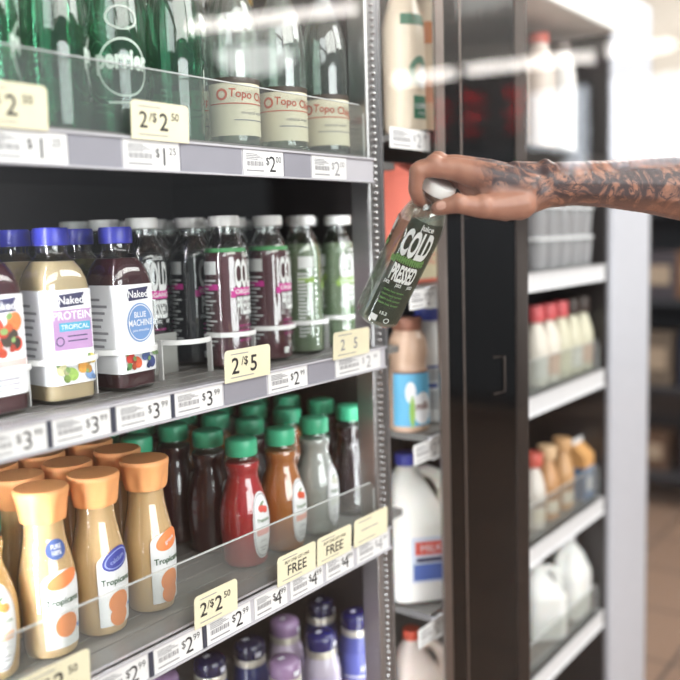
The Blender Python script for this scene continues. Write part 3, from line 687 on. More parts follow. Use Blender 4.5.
put(g_amb, (1.022, 0.112, Z), R(-4), 'amber juice bottle with a green cap')
put(g_whi, (1.114, 0.116, Z), R(0), 'cloudy white lemonade bottle with a green cap')
put(g_dar, (1.228, 0.124, Z), R(4), 'nearly black juice bottle with a green cap at the right end')
for i, x in enumerate((0.862, 0.953, 1.052, 1.150, 1.247)):
    for r in (1, 2, 3):
        if i == 0 and r == 1: continue
        src = [g_mar, g_mar, g_mar if r == 1 else g_amb, g_amb if r == 1 else g_whi, g_mar][i]
        cn = {'orange': 'orange', 'red': 'red', 'amber': 'amber', 'white': 'cloudy white', 'dark': 'black', 'maroon': 'maroon'}[[k for k, v in (('amber', g_amb), ('white', g_whi), ('maroon', g_mar)) if v is src][0]]
        put(src, (x, (0.124 if i else 0.108) + 0.083 * r, Z), R(10 * r - 6), '%s juice bottle with green cap, %s row, %s' % (cn, ['', 'second', 'third', 'fourth'][r], ['left of the red juice', 'behind the red juice', 'behind the amber juice', 'behind the cloudy white juice', 'behind the black juice at the right end'][i]))

# ------------------------------------------------------------------ bottles: lowest left shelf
P_B = smoothprof([(0.029, 0.0), (0.0325, 0.006), (0.033, 0.03), (0.033, 0.09), (0.033, 0.15), (0.0322, 0.17), (0.0285, 0.186), (0.025, 0.194)], 4)
def shake(kind, body, cap, lab):
    t = thing('protein_shake_bottle', kind, 'bottle', group='blue-capped shake bottles')
    obj('bottle_body', MB().lathe(P_B, 36), t, pm('shake_body_' + kind, body, 0.3, coat=0.5))
    b = MB(); p = surf(P_B, -100); q = surf(P_B, -100, 0.0014)
    b.use(pm('shake_label_' + kind, lab, 0.4)).patch(p, -0.05, 0.05, 0.02, 0.165, 30, 6)
    b.use(pm('shake_print', (214, 214, 224), 0.4)).text('shake', 0.014, q, 0.002, 0.138, 0.9, 0.02); b.patch(q, -0.05, 0.05, 0.119, 0.1225, 24, 1)
    b.use(pm('shake_band', (206, 160, 150), 0.4)).patch(q, -0.05, 0.05, 0.1, 0.112, 24, 1)
    b.use(pm('shake_print', (214, 214, 224), 0.4)).patch(q, -0.05, 0.05, 0.088, 0.092, 24, 1); b.patch(q, 0.03, 0.04, 0.02, 0.165, 4, 4)
    b.use(pm('shake_gold', (196, 150, 84), 0.4)).disc(q, 0.0, 0.065, 0.012, 0.014)
    obj('label', b, t)
    obj('neck_ring', MB().lathe([(0.0255, 0.192), (0.0275, 0.194), (0.0275, 0.197), (0.0262, 0.199), (0.0275, 0.201), (0.0275, 0.204), (0.026, 0.206)], 36), t, pm('ring_silver', (206, 200, 186), 0.3, metal=0.5))
    c = MB(); cm = pm('shake_cap_' + kind, cap, 0.25, coat=0.6); c.use(cm).lathe([(0.026, 0.2055), (0.027, 0.208), (0.0272, 0.222), (0.0262, 0.228), (0.023, 0.2325), (0.014, 0.235), (0.0, 0.2355)], 40)
    c.use(pm('shake_print', (214, 214, 224), 0.4)); c.patch(lambda a, z: (a, z, 0.2358), -0.013, -0.001, -0.004, 0.004, 2, 2); c.patch(surf([(0.0272, 0.2), (0.0272, 0.23)], -80, 0.0006), -0.008, 0.004, 0.211, 0.220, 3, 1)
    obj('cap', c, t)
    return t
s_blue = shake('blue', (74, 80, 146), (24, 24, 84), (90, 96, 168)); s_dark = shake('dark', (30, 42, 96), (18, 19, 58), (36, 52, 120)); s_lil = shake('lilac', (186, 170, 190), (150, 122, 158), (176, 160, 186)); s_mix = shake('pale', (196, 188, 204), (34, 33, 100), (190, 182, 204))
Z = BOT + 0.0014
put(s_blue, (1.232, 0.128, Z), R(0), 'blue shake bottle with dark blue cap in front at the right end')
put(s_mix, (1.130, 0.130, Z), R(10), 'pale lavender shake bottle with dark blue cap, in front')
put(s_lil, (1.020, 0.120, Z), R(-10), 'lilac-capped shake bottle in front')
put(s_dark, (1.236, 0.215, Z), R(15), 'deep blue shake bottle behind the blue one at the right end')
put(s_lil, (1.135, 0.220, Z), R(15), 'lilac-capped shake bottle behind the pale lavender one')
put(s_dark, (1.036, 0.216, Z), R(-20), 'deep blue shake bottle behind the front lilac-capped one')
put(s_dark, (0.955, 0.232, Z), R(5), 'deep blue shake bottle left of the lilac-capped one, under the $2 labels')
put(s_lil, (0.870, 0.255, Z), R(5), 'lilac-capped shake bottle at the left of the shake shelf')

# ------------------------------------------------------------------ right bay, the strip beside the mullion
def simple_bottle(name, label, prof, body_m, cap_m, cap_prof, loc, lab=None, rz=0.0, group=None, rib=0.02, cat='bottle'):
    t = thing(name, label, cat, loc, rz, group)
    obj('bottle_body', MB().lathe(prof, 32), t, body_m)
    obj('cap', MB().lathe(cap_prof, 40, rib), t, cap_m)
    if lab:
        b = MB(); lab(b, prof); obj('label', b, t)
    return t
starb = pm('label_deep_green', (52, 112, 84), 0.5)
P_F = smoothprof([(0.033, 0.0), (0.038, 0.006), (0.0385, 0.06), (0.0385, 0.15), (0.037, 0.19), (0.029, 0.225), (0.0225, 0.245), (0.0225, 0.26)], 4)
def lab_coffee(b, pr):
    p = surf(pr, -110); q = surf(pr, -110, 0.0014)
    b.use(starb).disc(p, 0.004, 0.108, 0.019, 0.026, r0=0.45, rings=2, rot=-0.4); b.patch(p, -0.008, 0.026, 0.024, 0.064, 10, 4)
    b.patch(p, -0.03, 0.04, 0.186, 0.205, 16, 4)
    b.use(white_lab).disc(q, 0.012, 0.096, 0.012, 0.02)
    b.text('COFFEE', 0.009, q, 0.010, 0.046, 0.7, 0.02); b.text('drink', 0.006, q, 0.010, 0.034)
CAPF = [(0.024, 0.252), (0.0245, 0.254), (0.0245, 0.272), (0.023, 0.275), (0.0, 0.275)]
simple_bottle('iced_coffee_bottle', 'ivory iced coffee bottle with green print, beside the mullion', P_F, pm('coffee_ivory', (232, 214, 190), 0.3, coat=0.4), pm('cap_green_dark', (40, 90, 66), 0.4), CAPF, (1.350, 0.07, RA + 0.0014), lab_coffee)
def lab_orange(b, pr):
    p = surf(pr, -110); b.use(pm('label_amber', (206, 124, 62), 0.45)).patch(p, -0.06, 0.06, 0.165, 0.205, 24, 4)
    b.use(pm('label_salmon', (228, 176, 150), 0.5)).patch(p, -0.05, 0.05, 0.06, 0.11, 24, 2)
simple_bottle('iced_coffee_bottle', 'ivory and amber bottle between the green-printed one and the dark panel', P_F, pm('coffee_ivory', (232, 214, 190), 0.3, coat=0.4), pm('cap_white', (222, 222, 224), 0.4), CAPF, (1.432, 0.07, RA + 0.0014), lab_orange)
# coral carton
t = thing('drink_carton', 'coral pink carton on the shelf behind the held bottle', 'carton', (1.385, 0.085, RB + 0.0014))
coral = pm('carton_coral', (240, 128, 108), 0.5)
b = MB().use(coral).box(-0.062, 0.062, -0.04, 0.04, 0, 0.2)
b.add([(-0.062, -0.04, 0.2), (0.062, -0.04, 0.2), (0.062, 0.04, 0.2), (-0.062, 0.04, 0.2), (-0.062, 0, 0.222), (0.062, 0, 0.222)], [(0, 1, 5, 4), (2, 3, 4, 5), (1, 2, 5), (3, 0, 4)])
obj('carton_body', b, t, None, 0.002)
P0 = lambda a, z: (a, -0.0405, z)
b = MB().use(pm('carton_cream', (236, 222, 186), 0.5)).patch(P0, -0.058, 0.058, 0.008, 0.075, 1, 1); b.use(white_lab).patch(P0, -0.05, 0.05, 0.1, 0.12, 1, 1)
b.use(coral).text('JUICE', 0.02, lambda a, z: (a, -0.041, z), 0.0, 0.045)
obj('printed_panel', b, t)
# chocolate milk and white bottle
P_K = smoothprof([(0.033, 0.0), (0.0375, 0.006), (0.038, 0.04), (0.0375, 0.10), (0.0335, 0.125), (0.0365, 0.145), (0.034, 0.17), (0.026, 0.186), (0.0245, 0.192)], 4)
def lab_choc(b, pr):
    p = surf(pr, -110); q = surf(pr, -110, 0.0014)
    b.use(pm('label_sky', (96, 170, 206), 0.5)).patch(p, -0.055, 0.055, 0.012, 0.112, 26, 8)
    b.use(white_lab).disc(q, 0.004, 0.045, 0.022, 0.03); b.disc(q, -0.02, 0.075, 0.01, 0.02)
    b.use(pm('label_cocoa', (120, 70, 54), 0.5)).patch(q, -0.055, 0.055, 0.110, 0.1135, 26, 1); b.text('milk', 0.014, surf(pr, -110, 0.002), 0.004, 0.05, 0.9, 0.02)
    b.use(pm('label_leaf', (150, 190, 90), 0.5)).disc(q, -0.018, 0.04, 0.005, 0.03)
simple_bottle('chocolate_milk_bottle', 'chocolate milk bottle with a brown cap and a sky blue label', P_K, pm('choc_milk', (206, 172, 148), 0.35, coat=0.3), pm('cap_cocoa', (146, 96, 76), 0.45), [(0.0265, 0.188), (0.0275, 0.19), (0.0275, 0.206), (0.026, 0.21), (0.0, 0.21)], (1.334, 0.065, RC + 0.0014), lab_choc)
P_W = smoothprof([(0.033, 0.0), (0.0375, 0.006), (0.038, 0.04), (0.038, 0.11), (0.036, 0.14), (0.029, 0.175), (0.021, 0.195), (0.0205, 0.2)], 4)
def lab_white(b, pr):
    p = surf(pr, -105); b.use(pm('label_royal', (70, 84, 160), 0.5))
    b.patch(p, -0.03, 0.03, 0.108, 0.112, 10, 1); b.patch(p, -0.03, -0.01, 0.07, 0.078, 4, 1); b.use(soft_ink)
    for i in range(6): b.patch(p, -0.028, 0.02, 0.085 + 0.0035 * i, 0.0865 + 0.0035 * i, 6, 1)
    for i in range(5): b.patch(p, -0.028, 0.015, 0.03 + 0.007 * i, 0.033 + 0.007 * i, 6, 1)
simple_bottle('milk_bottle', 'white milk bottle with blue cap behind the chocolate milk', P_W, white_plastic, pm('cap_royal', (66, 78, 170), 0.4), [(0.022, 0.197), (0.023, 0.199), (0.023, 0.217), (0.0215, 0.22), (0.0, 0.22)], (1.420, 0.075, RC + 0.0014), lab_white)
# gallon jugs
def jug(label, loc, body, cap_rgb, rz=0.0, s=1.0, printed=True, cap_name='cap_jug'):
    t = thing('milk_jug', label, 'jug', loc, rz, 'milk jugs')
    b = MB(); pr = [(0.05, 0.0, 4), (0.062, 0.006, 5), (0.064, 0.03, 5), (0.064, 0.15, 5), (0.0635, 0.16, 4.5, -0.0005), (0.053, 0.185, 3.5, -0.0105), (0.042, 0.215, 3, -0.018), (0.03, 0.24, 2.4, -0.019), (0.021, 0.254, 2, -0.019), (0.0185, 0.258, 2, -0.019), (0.0185, 0.272, 2, -0.019)]
    b.lathe([(r * s, z * s, p[0] if p else 2, (p[1] if len(p) > 1 else 0) * s) for r, z, *p in pr], 40)
    o = obj('jug_body', b, t, body)
    h = MB(); pts = [(0.0, 0, 0.244), (0.022, 0, 0.245), (0.04, 0, 0.236), (0.052, 0, 0.215), (0.056, 0, 0.185), (0.053, 0, 0.15)]
    pp = []
    for i in range(len(pts) - 1):
        for k in range(4):
            u = k / 4; pp.append(tuple((a + (c - a) * u) * s for a, c in zip(pts[i], pts[i + 1])))
    pp.append(tuple(a * s for a in pts[-1])); h.tube(pp, 0.0125 * s, 14); obj('handle', h, t, body)
    obj('cap', MB().lathe([(0.0205 * s, 0.262 * s), (0.0215 * s, 0.264 * s), (0.0215 * s, 0.281 * s), (0.02 * s, 0.2845 * s), (0.0, 0.2845 * s)], 48, 0.025, origin=(-0.019 * s, 0, 0)), t, pm(cap_name, cap_rgb, 0.4))
    if printed:
        k = MB(); P = lambda a, z: (a * s, -0.0652 * s, z * s); Q = lambda a, z: (a * s, -0.0657 * s, z * s)
        k.use(pm('jug_label_pale', (206, 212, 226), 0.5)).patch(P, -0.03, 0.05, 0.045, 0.135, 1, 1)
        k.use(pm('jug_label_red', (214, 84, 70), 0.5)).patch(Q, -0.022, 0.042, 0.1, 0.126, 1, 1); k.use(pm('jug_label_blue', (84, 108, 176), 0.5)).patch(Q, -0.026, 0.046, 0.05, 0.082, 1, 1)
        k.use(white_lab).text('MILK', 0.014, lambda a, z: (a * s, -0.0661 * s, z * s), 0.01, 0.113); k.use(navy).patch(Q, -0.02, 0.03, 0.086, 0.094, 1, 1)
        obj('label', k, t)
    return t
milk = pm('milk_hdpe', (240, 237, 230), 0.4, sss=0.2)
jug('milk jug with a blue cap and a red and blue label, beside the mullion', (1.385, 0.085, RD + 0.0014), milk, (66, 72, 160), R(-42), 1.0, True, 'cap_jug_blue')
jug('milk jug with a red cap on the lowest shelf beside the mullion', (1.385, 0.085, RE + 0.0014), pm('milk_pink', (232, 216, 206), 0.4, sss=0.2), (214, 84, 60), R(-42), 0.84, False, 'cap_jug_red')
# ------------------------------------------------------------------ right bay, beyond the dark panel
cupw = clear('cup_clear', (230, 232, 234), (214, 214, 216), 0.35)
def cup():
    t = thing('yogurt_cup', 'cup', 'cup', group='stacked clear cups')
    obj('cup_body', MB().lathe([(0.024, 0), (0.0255, 0.004), (0.0305, 0.066), (0.0305, 0.068)], 28), t, cupw)
    obj('filling', MB().lathe([(0.0225, 0.002), (0.0285, 0.05), (0.0285, 0.052)], 24), t, pm('yogurt_grey', (176, 170, 172), 0.5))
    obj('lid', MB().lathe([(0.0318, 0.066), (0.0322, 0.068), (0.0322, 0.072), (0.030, 0.0735), (0.0, 0.0735)], 28), t, pm('lid_white', (226, 226, 228), 0.4))
    return t
cp = cup()
for k, u in enumerate((536, 550, 564, 578, 592)):
    x = 1.86 + 0.068 * k
    for lv in range(2):
        put(cp, (x, 0.05, RB + 0.0014 + lv * 0.0735), 0, 'clear lidded cup, %s layer, %s in the stack' % (['lower', 'upper'][lv], ['first from the left', 'second from the left', 'middle', 'fourth from the left', 'rightmost'][k]))
P_D = smoothprof([(0.024, 0.0), (0.028, 0.005), (0.0275, 0.03), (0.0295, 0.075), (0.0285, 0.10), (0.021, 0.128), (0.0145, 0.146), (0.0145, 0.158)], 4)
for k, u in enumerate((535, 551, 567, 582, 596)):
    x = 1.86 + 0.07 * k
    bm_ = pm('dressing_' + ('cream' if k < 2 else 'lemon'), (226, 218, 206) if k < 2 else (210, 205, 182), 0.4, coat=0.3)
    cm_ = pm('cap_rose', (208, 92, 96), 0.4) if k < 3 else pm('cap_umber', (66, 54, 50), 0.4)
    def lab_d(b, pr, k=k):
        p = surf(pr, -100); b.use(pm('dressing_label%d' % (k % 3), [(236, 232, 226), (226, 190, 170), (232, 226, 200)][k % 3], 0.5)).patch(p, -0.03, 0.03, 0.02, 0.07, 14, 3)
    simple_bottle('dressing_bottle', '%s dressing bottle on the right bay shelf, %s' % ('pink-capped' if k < 3 else 'dark-capped', ['leftmost', 'second pink cap', 'third pink cap', 'left of the two dark caps', 'right of the two dark caps'][k]), P_D, bm_, cm_, [(0.019, 0.15), (0.02, 0.152), (0.0195, 0.185), (0.0175, 0.188), (0.0, 0.188)], (x, 0.05, RC + 0.0014), lab_d, group='dressing bottles')
for k, (u, bc, cc, nm) in enumerate(((533, (222, 214, 206), (206, 96, 84), 'whitish creamer bottle with pink cap, leftmost above the gallon jugs'), (547, (200, 150, 104), (226, 190, 150), 'tan creamer bottle left of the taller tan one'), (562, (206, 160, 112), (214, 168, 120), 'tan creamer bottle next to the orange and blue carton'))):
    x = at_y(u, 500, 0.055).x
    def lab_c(b, pr):
        p = surf(pr, -100); b.use(pm('creamer_cream', (238, 226, 208), 0.5)).patch(p, -0.028, 0.028, 0.02, 0.05, 14, 3); b.use(pm('creamer_brown', (120, 78, 54), 0.5)).patch(p, -0.028, 0.028, 0.058, 0.064, 14, 1)
    simple_bottle('creamer_bottle', nm, P_D, pm('creamer_%d' % k, bc, 0.4, coat=0.3), pm('creamer_cap_%d' % k, cc, 0.4), [(0.021, 0.15), (0.022, 0.152), (0.0235, 0.178), (0.0215, 0.182), (0.0, 0.182)], (x, 0.055, RD + 0.0014), lab_c, group='creamer bottles')
x = at_y(581, 480, 0.05).x
t = thing('juice_carton', 'small orange and blue gable-top carton at the right end', 'carton', (min(x, 2.15), 0.06, RD + 0.0014))
b = MB().use(pm('carton_blue', (70, 120, 170), 0.5)).box(-0.033, 0.033, -0.033, 0.033, 0, 0.085)
b.use(pm('carton_orange', (222, 166, 104), 0.5)).box(-0.033, 0.033, -0.033, 0.033, 0.085, 0.115)
b.add([(-0.033, -0.033, 0.115), (0.033, -0.033, 0.115), (0.033, 0.033, 0.115), (-0.033, 0.033, 0.115), (-0.033, 0, 0.145), (0.033, 0, 0.145)], [(0, 1, 5, 4), (2, 3, 4, 5), (1, 2, 5), (3, 0, 4)])
obj('carton_body', b, t); obj('gable_seam', MB().box(-0.033, 0.033, -0.002, 0.002, 0.143, 0.158), t, white_lab)
obj('printed_panel', MB().patch(lambda a, z: (a, -0.0335, z), -0.02, 0.02, 0.02, 0.06, 1, 1), t, white_lab)
wj = pm('milk_white', (238, 238, 236), 0.4, sss=0.2)
jug('white gallon jug at the bottom right whose handle hole shows', (at_y(541, 640, 0.08).x, 0.08, RE + 0.0014), wj, (220, 220, 224), R(-42), 0.84, False, 'cap_jug_white').scale = (1, 1, 0.84)
jug('white gallon jug at the bottom right beside the white column', (2.105, 0.08, RE + 0.0014), wj, (220, 220, 224), R(180), 0.92, False, 'cap_jug_white').scale = (1, 1, 0.8)
for k, (x, c, cc) in enumerate(((1.80, (226, 214, 204), (190, 70, 60)), (1.95, (210, 196, 186), (200, 96, 80)), (2.08, (220, 216, 212), (120, 110, 106)))):
    simple_bottle('syrup_bottle', 'pale bottle high on the top right shelf, %s' % ['next to the dark panel', 'middle of three', 'nearest the white column'][k], P_F, pm('syrup_%d' % k, c, 0.4), pm('syrup_cap_%d' % k, cc, 0.4), CAPF, (x, 0.08, RA + 0.0014), None, group='pale bottles on the top right shelf')
# shelf tags in the strip
def strip_tag(u0, u1, z0, z1, label):
    x0, x1 = at_y(u0, 300, -0.002).x, at_y(u1, 300, -0.002).x
    price_label(x0, x1, z0, z1, '2', label, True)
strip_tag(394, 433, 1.591, 1.625, 'white price label on the dark rail below the ivory coffee bottles')
strip_tag(410, 436, 1.319, 1.353, 'white price label on the rail above the chocolate milk')
strip_tag(411, 440, 1.044, 1.08, 'white price label on the rail above the blue-capped milk jug')
strip_tag(412, 440, 0.702, 0.738, 'white price label on the rail above the red-capped jug')

# ------------------------------------------------------------------ the dark panel between the bays
A = at_y(441, 300, -0.034).xy; B = Vector((at_y(527, 300, -0.15).x, -0.15)); dv = (B - A); Lp = dv.length; ang = math.atan2(dv.y, dv.x)
dp = thing('glass_cooler_door', 'dark glossy glass cooler door with metal edges, standing open edge-on', 'door', (A.x, A.y, 0.06), ang)
dark_glass, nt = new_mat('dark_door_glass'); n = nt.nodes; L = nt.links
o_ = n.new('ShaderNodeOutputMaterial'); pb = n.new('ShaderNodeBsdfPrincipled'); L.new(pb.outputs[0], o_.inputs[0])
pb.inputs['Base Color'].default_value = lin((13, 12, 12)); pb.inputs['Roughness'].default_value = 0.06
_no = n.new('ShaderNodeTexNoise'); _no.inputs['Scale'].default_value = 6; _bp = n.new('ShaderNodeBump'); _bp.inputs['Strength'].default_value = 0.03; _bp.inputs['Distance'].default_value = 0.01; L.new(_no.outputs['Fac'], _bp.inputs['Height']); L.new(_bp.outputs[0], pb.inputs['Normal'])
obj('glass_pane', MB().box(0.0, Lp, 0.0, 0.018, 0.0, 2.0), dp, dark_glass)
bronze = pm('frame_bronze', (118, 106, 100), 0.3, metal=0.7)
obj('hinge_stile', MB().box(-0.004, Lp * 0.075, -0.004, 0.022, 0.0, 2.0), dp, bronze, 0.002)
obj('inner_strip', MB().box(Lp * 0.25, Lp * 0.268, -0.003, 0.0, 0.02, 1.98), dp, bronze)
obj('edge_stile', MB().box(Lp * 0.86, Lp + 0.002, -0.004, 0.022, 0.0, 2.0), dp, pm('frame_dark_bronze', (62, 54, 50), 0.3, metal=0.7), 0.003)
hp = MB(); hp.tube([(Lp * 0.6, -0.003, 1.17), (Lp * 0.72, -0.009, 1.172), (Lp * 0.72, -0.009, 1.11), (Lp * 0.6, -0.003, 1.105)], 0.0016, 8)
obj('wire_hook', hp, dp, bronze)

# ------------------------------------------------------------------ the open glass door the photo looks through
dr = thing('glass_cooler_door', 'open clear glass cooler door through which the shelves are seen', 'door', (0.3, -0.03, 0.1))
obj('glass_pane', MB().box(-0.003, 0.003, -0.86, -0.02, 0.5, 1.95), dr, glass_pane)
fr = MB(); fr.box(-0.015, 0.015, -0.02, 0.0, 0.44, 2.0); fr.box(-0.015, 0.015, -0.86, -0.02, 0.44, 0.5); fr.box(-0.015, 0.015, -0.86, -0.02, 1.95, 2.0)
obj('door_frame', fr, dr, dark_metal)

# ------------------------------------------------------------------ tubes on the ceiling behind (mirrored in the door)
gm0 = pm('gondola_dark', (44, 46, 52), 0.6)
tube_m = glow('tube_glow', (255, 246, 240), TUBE_POWER)
ends = [((190, 27), (355, 8)), ((396, 80), (455, 73)), ((467, 70), (595, 56)), ((606, 51), (690, 44))]
for k, (e0, e1) in enumerate(ends):
    a, c = mir(at_z(*e0, 3.16)), mir(at_z(*e1, 3.16))
    if k == 0: a, c = mir(at_z(*e0, 3.16)), mir(at_z(*e1, 3.16))
    t = thing('fluorescent_light', 'fluorescent tube fitting whose glow is mirrored %s' % ['above the clear water bottles', 'over the ivory coffee bottles', 'across the dark door and the right bay', 'at the right edge'][k], 'light', (a + c) / 2)
    mid = (a + c) / 2; d = (c - a).normalized(); r = 0.06 if k else 0.045
    obj('tube', MB().tube([a - mid, c - mid], r, 14), t, tube_m)
    hs = MB(); hs.tube([a - mid - d * 0.05 + Vector((0, 0, r + 0.035)), c - mid + d * 0.05 + Vector((0, 0, r + 0.035))], 0.05, 8); obj('housing', hs, t, pm('fitting_white', (210, 208, 204), 0.5))

e0, e1 = mir(at_z(212, 60, 3.1)), mir(at_z(300, 52, 3.1)); mid = (e0 + e1) / 2
t = thing('pendant_lamp', 'frosted oval ceiling lamp whose soft glow is mirrored over the clear water bottles', 'light', mid)
obj('shade', MB().lathe([(0.0, -0.16), (0.22, -0.13), (0.34, -0.05), (0.36, 0.02), (0.2, 0.06), (0.0, 0.06)], 28, cap0=False, cap1=False), t, glow('opal_shade', (250, 248, 246), 9.0))
obj('rod', MB().box(-0.015, 0.015, -0.015, 0.015, 0.05, 0.2), t, dark_metal)
rk = mir(at_x(478, 158, 6.6)); 
t = thing('display_rack', 'tall dark rack carrying red flower pots, mirrored in the glass', 'shelving', (rk.x, rk.y, 0))
obj('rack_board', MB().box(-0.3, 0.3, -0.7, 0.7, rk.z - 0.04, rk.z), t, gm0); obj('rack_body', MB().box(-0.25, 0.25, -0.65, 0.65, 0, rk.z - 0.04), t, gm0)
redm = pm('bract_red', (206, 34, 44), 0.6)
for k in range(3):
    f = thing('potted_poinsettia', 'red-leaved potted plant on the tall dark rack, %s' % ['first in the row', 'middle of the row', 'last in the row'][k], 'plant', (rk.x + 0.05 * (k % 2), rk.y - 0.36 + 0.36 * k, rk.z), 0, 'red plants on the rack')
    obj('pot', MB().lathe([(0.06, 0), (0.08, 0.12), (0.085, 0.13)], 20), f, dark_metal)
    g = MB()
    for q in range(30):
        a = q * 2.4; e = 0.1 + 0.9 * ((q * 7) % 10) / 10; d = Vector((math.cos(a) * math.cos(e), math.sin(a) * math.cos(e), math.sin(e))); w = d.cross(Vector((0.1, 0.2, 1))).normalized() * 0.045
        c0 = Vector((0, 0, 0.16 + 0.14 * (q % 3) )); l = 0.11 + 0.06 * ((q * 3) % 5) / 5
        g.add([c0, c0 + d * l * 0.55 + w, c0 + d * l, c0 + d * l * 0.55 - w, c0 + d * l * 0.5 + Vector((0, 0, 0.012))], [(0, 1, 4), (1, 2, 4), (2, 3, 4), (3, 0, 4)])
    obj('bracts', g, f, redm)
sp = bpy.data.lights.new('plant_fill_spot', 'SPOT'); sp.energy = 900; sp.spot_size = R(75); sp.shadow_soft_size = 0.1; so_ = bpy.data.objects.new('plant_fill_spot', sp); COL.objects.link(so_)  # spot added so the red plants are bright enough to mirror
so_.location = (rk.x + 1.3, rk.y, 3.15); so_.rotation_euler = (Vector((rk.x, rk.y, rk.z + 0.1)) - so_.location).to_track_quat('-Z', 'Y').to_euler()

# ------------------------------------------------------------------ held bottle
top_c, bot_c = at_d(441, 182, 1.11), at_d(376, 317, 1.215)
ax = (top_c - bot_c).normalized()
tocam = (CAM - (top_c + bot_c) / 2); side = tocam - ax * tocam.dot(ax); side.normalize()
xv = ax.cross(side).normalized()              # local -Y faces the camera
M = Matrix((-xv, -side, ax)).transposed()
if M.determinant() < 0: M = Matrix((xv, -side, ax)).transposed()
held = put(jc, (0, 0, 0), 0, 'nearly clear cold pressed bottle held tilted by the tattooed hand')
sc_ = (top_c - bot_c).length / 0.235
held.rotation_mode = 'QUATERNION'; held.rotation_quaternion = (M @ Matrix.Rotation(R(12), 3, 'Z')).to_quaternion()
held.location = bot_c; held.scale = (sc_,) * 3
def neck(s): return bot_c + ax * (0.235 * sc_ * s)

# ------------------------------------------------------------------ arm and hand, one continuous surface
ap = thing('person', 'tattooed arm reaching in from the right, hand holding the clear bottle', 'person', at_d(700, 190, 1.2))
def capsule(bm, p, q, r0, r1, n=18):
    p, q = Vector(p), Vector(q); d = q - p; L_ = d.length
    if L_ < 1e-6: return
    steps = max(2, int(L_ / (min(r0, r1) * 0.35)) + 1)
    for i in range(steps + 1):
        t_ = i / steps; c_ = p + d * t_; r_ = r0 + (r1 - r0) * t_
        bmesh.ops.create_icosphere(bm, subdivisions=2, radius=r_, matrix=Matrix.Translation(c_))
bm = bmesh.new()
def chain(pts):
    for (u0, v0, d0, r0), (u1, v1, d1, r1) in zip(pts, pts[1:]): capsule(bm, at_d(u0, v0, d0), at_d(u1, v1, d1), r0, r1)
# forearm to elbow and a bit of the upper arm (outside the frame)
chain([(545, 184, 1.105, 0.0275), (565, 183, 1.108, 0.0282), (606, 184, 1.12, 0.0312), (647, 184.5, 1.135, 0.0385), (682, 187, 1.15, 0.0455), (740, 190, 1.18, 0.048), (800, 198, 1.20, 0.046), (850, 206, 1.225, 0.042), (900, 200, 1.25, 0.043), (960, 150, 1.29, 0.047), (1010, 100, 1.33, 0.052)])
# heel of the hand and the outer wrist
chain([(575, 185, 1.112, 0.0265), (545, 189, 1.106, 0.0255), (525, 196, 1.10, 0.026), (506, 201, 1.095, 0.0265)])
chain([(600, 181, 1.12, 0.027), (545, 180, 1.108, 0.0235), (515, 177, 1.10, 0.021)])
# metacarpals
chain([(525, 188, 1.095, 0.026), (490, 178, 1.09, 0.0215), (455, 169, 1.088, 0.0155), (434, 168, 1.085, 0.0128)])
chain([(525, 186, 1.115, 0.025), (490, 175, 1.11, 0.021), (455, 166, 1.108, 0.0155), (437, 165, 1.107, 0.0128)])
chain([(525, 188, 1.13, 0.023), (490, 179, 1.132, 0.020), (455, 170, 1.130, 0.015), (438, 169, 1.130, 0.012)])
chain([(525, 192, 1.14, 0.02), (490, 188, 1.148, 0.0175), (462, 180, 1.150, 0.0135), (446, 176, 1.150, 0.0105)])
chain([(505, 196, 1.10, 0.024), (482, 190, 1.105, 0.019), (468, 184, 1.112, 0.015)])
chain([(540, 187, 1.104, 0.0255), (515, 190, 1.098, 0.028), (495, 192, 1.095, 0.0265)])
# fingers curled over the far side of the neck
chain([(434, 168, 1.085, 0.0125), (420, 170, 1.083, 0.0108), (416.5, 177, 1.085, 0.0102), (415, 189, 1.093, 0.0095), (418, 199, 1.106, 0.0085), (423, 204, 1.118, 0.0075)])
chain([(437, 165, 1.107, 0.0125), (420, 168, 1.112, 0.0108), (416, 176, 1.116, 0.010), (416, 190, 1.123, 0.0093), (421, 201, 1.136, 0.0083), (428, 206, 1.146, 0.0075)])
chain([(438, 169, 1.130, 0.0118), (424, 172, 1.140, 0.0102), (420, 180, 1.146, 0.0095), (423, 194, 1.152, 0.0088), (431, 203, 1.160, 0.0076)])
chain([(446, 176, 1.150, 0.0102), (433, 180, 1.160, 0.009), (430, 188, 1.166, 0.0083), (434, 199, 1.168, 0.0076), (441, 206, 1.170, 0.0068)])
# thumb across the near side of the neck
chain([(520, 203, 1.090, 0.0225), (500, 206, 1.080, 0.0185), (480, 207, 1.068, 0.0142), (458, 204, 1.060, 0.0118), (447, 206, 1.062, 0.0108), (438, 208.5, 1.067, 0.0092)])
for (u, v, d, r) in ((434, 164, 1.085, 0.0135), (438, 161, 1.107, 0.0135), (418, 171, 1.083, 0.0118), (458, 203, 1.0585, 0.0128), (482, 206, 1.068, 0.0158), (545, 166, 1.10, 0.010)):
    bmesh.ops.create_icosphere(bm, subdivisions=2, radius=r, matrix=Matrix.Translation(at_d(u, v, d)))
me = bpy.data.meshes.new('arm'); bm.to_mesh(me); bm.free()
arm = bpy.data.objects.new('arm', me); COL.objects.link(arm)
rm = arm.modifiers.new('union', 'REMESH'); rm.mode = 'VOXEL'; rm.voxel_size = 0.0022; rm.use_smooth_shade = True
sm = arm.modifiers.new('soft', 'SMOOTH'); sm.factor = 0.5; sm.iterations = 4
dg = bpy.context.evaluated_depsgraph_get(); me2 = bpy.data.meshes.new_from_object(arm.evaluated_get(dg))
bpy.data.objects.remove(arm); bpy.data.meshes.remove(me)
me2.name = 'arm'; arm = bpy.data.objects.new('arm', me2); COL.objects.link(arm)
me2.materials.clear(); me2.materials.append(skin_mat())
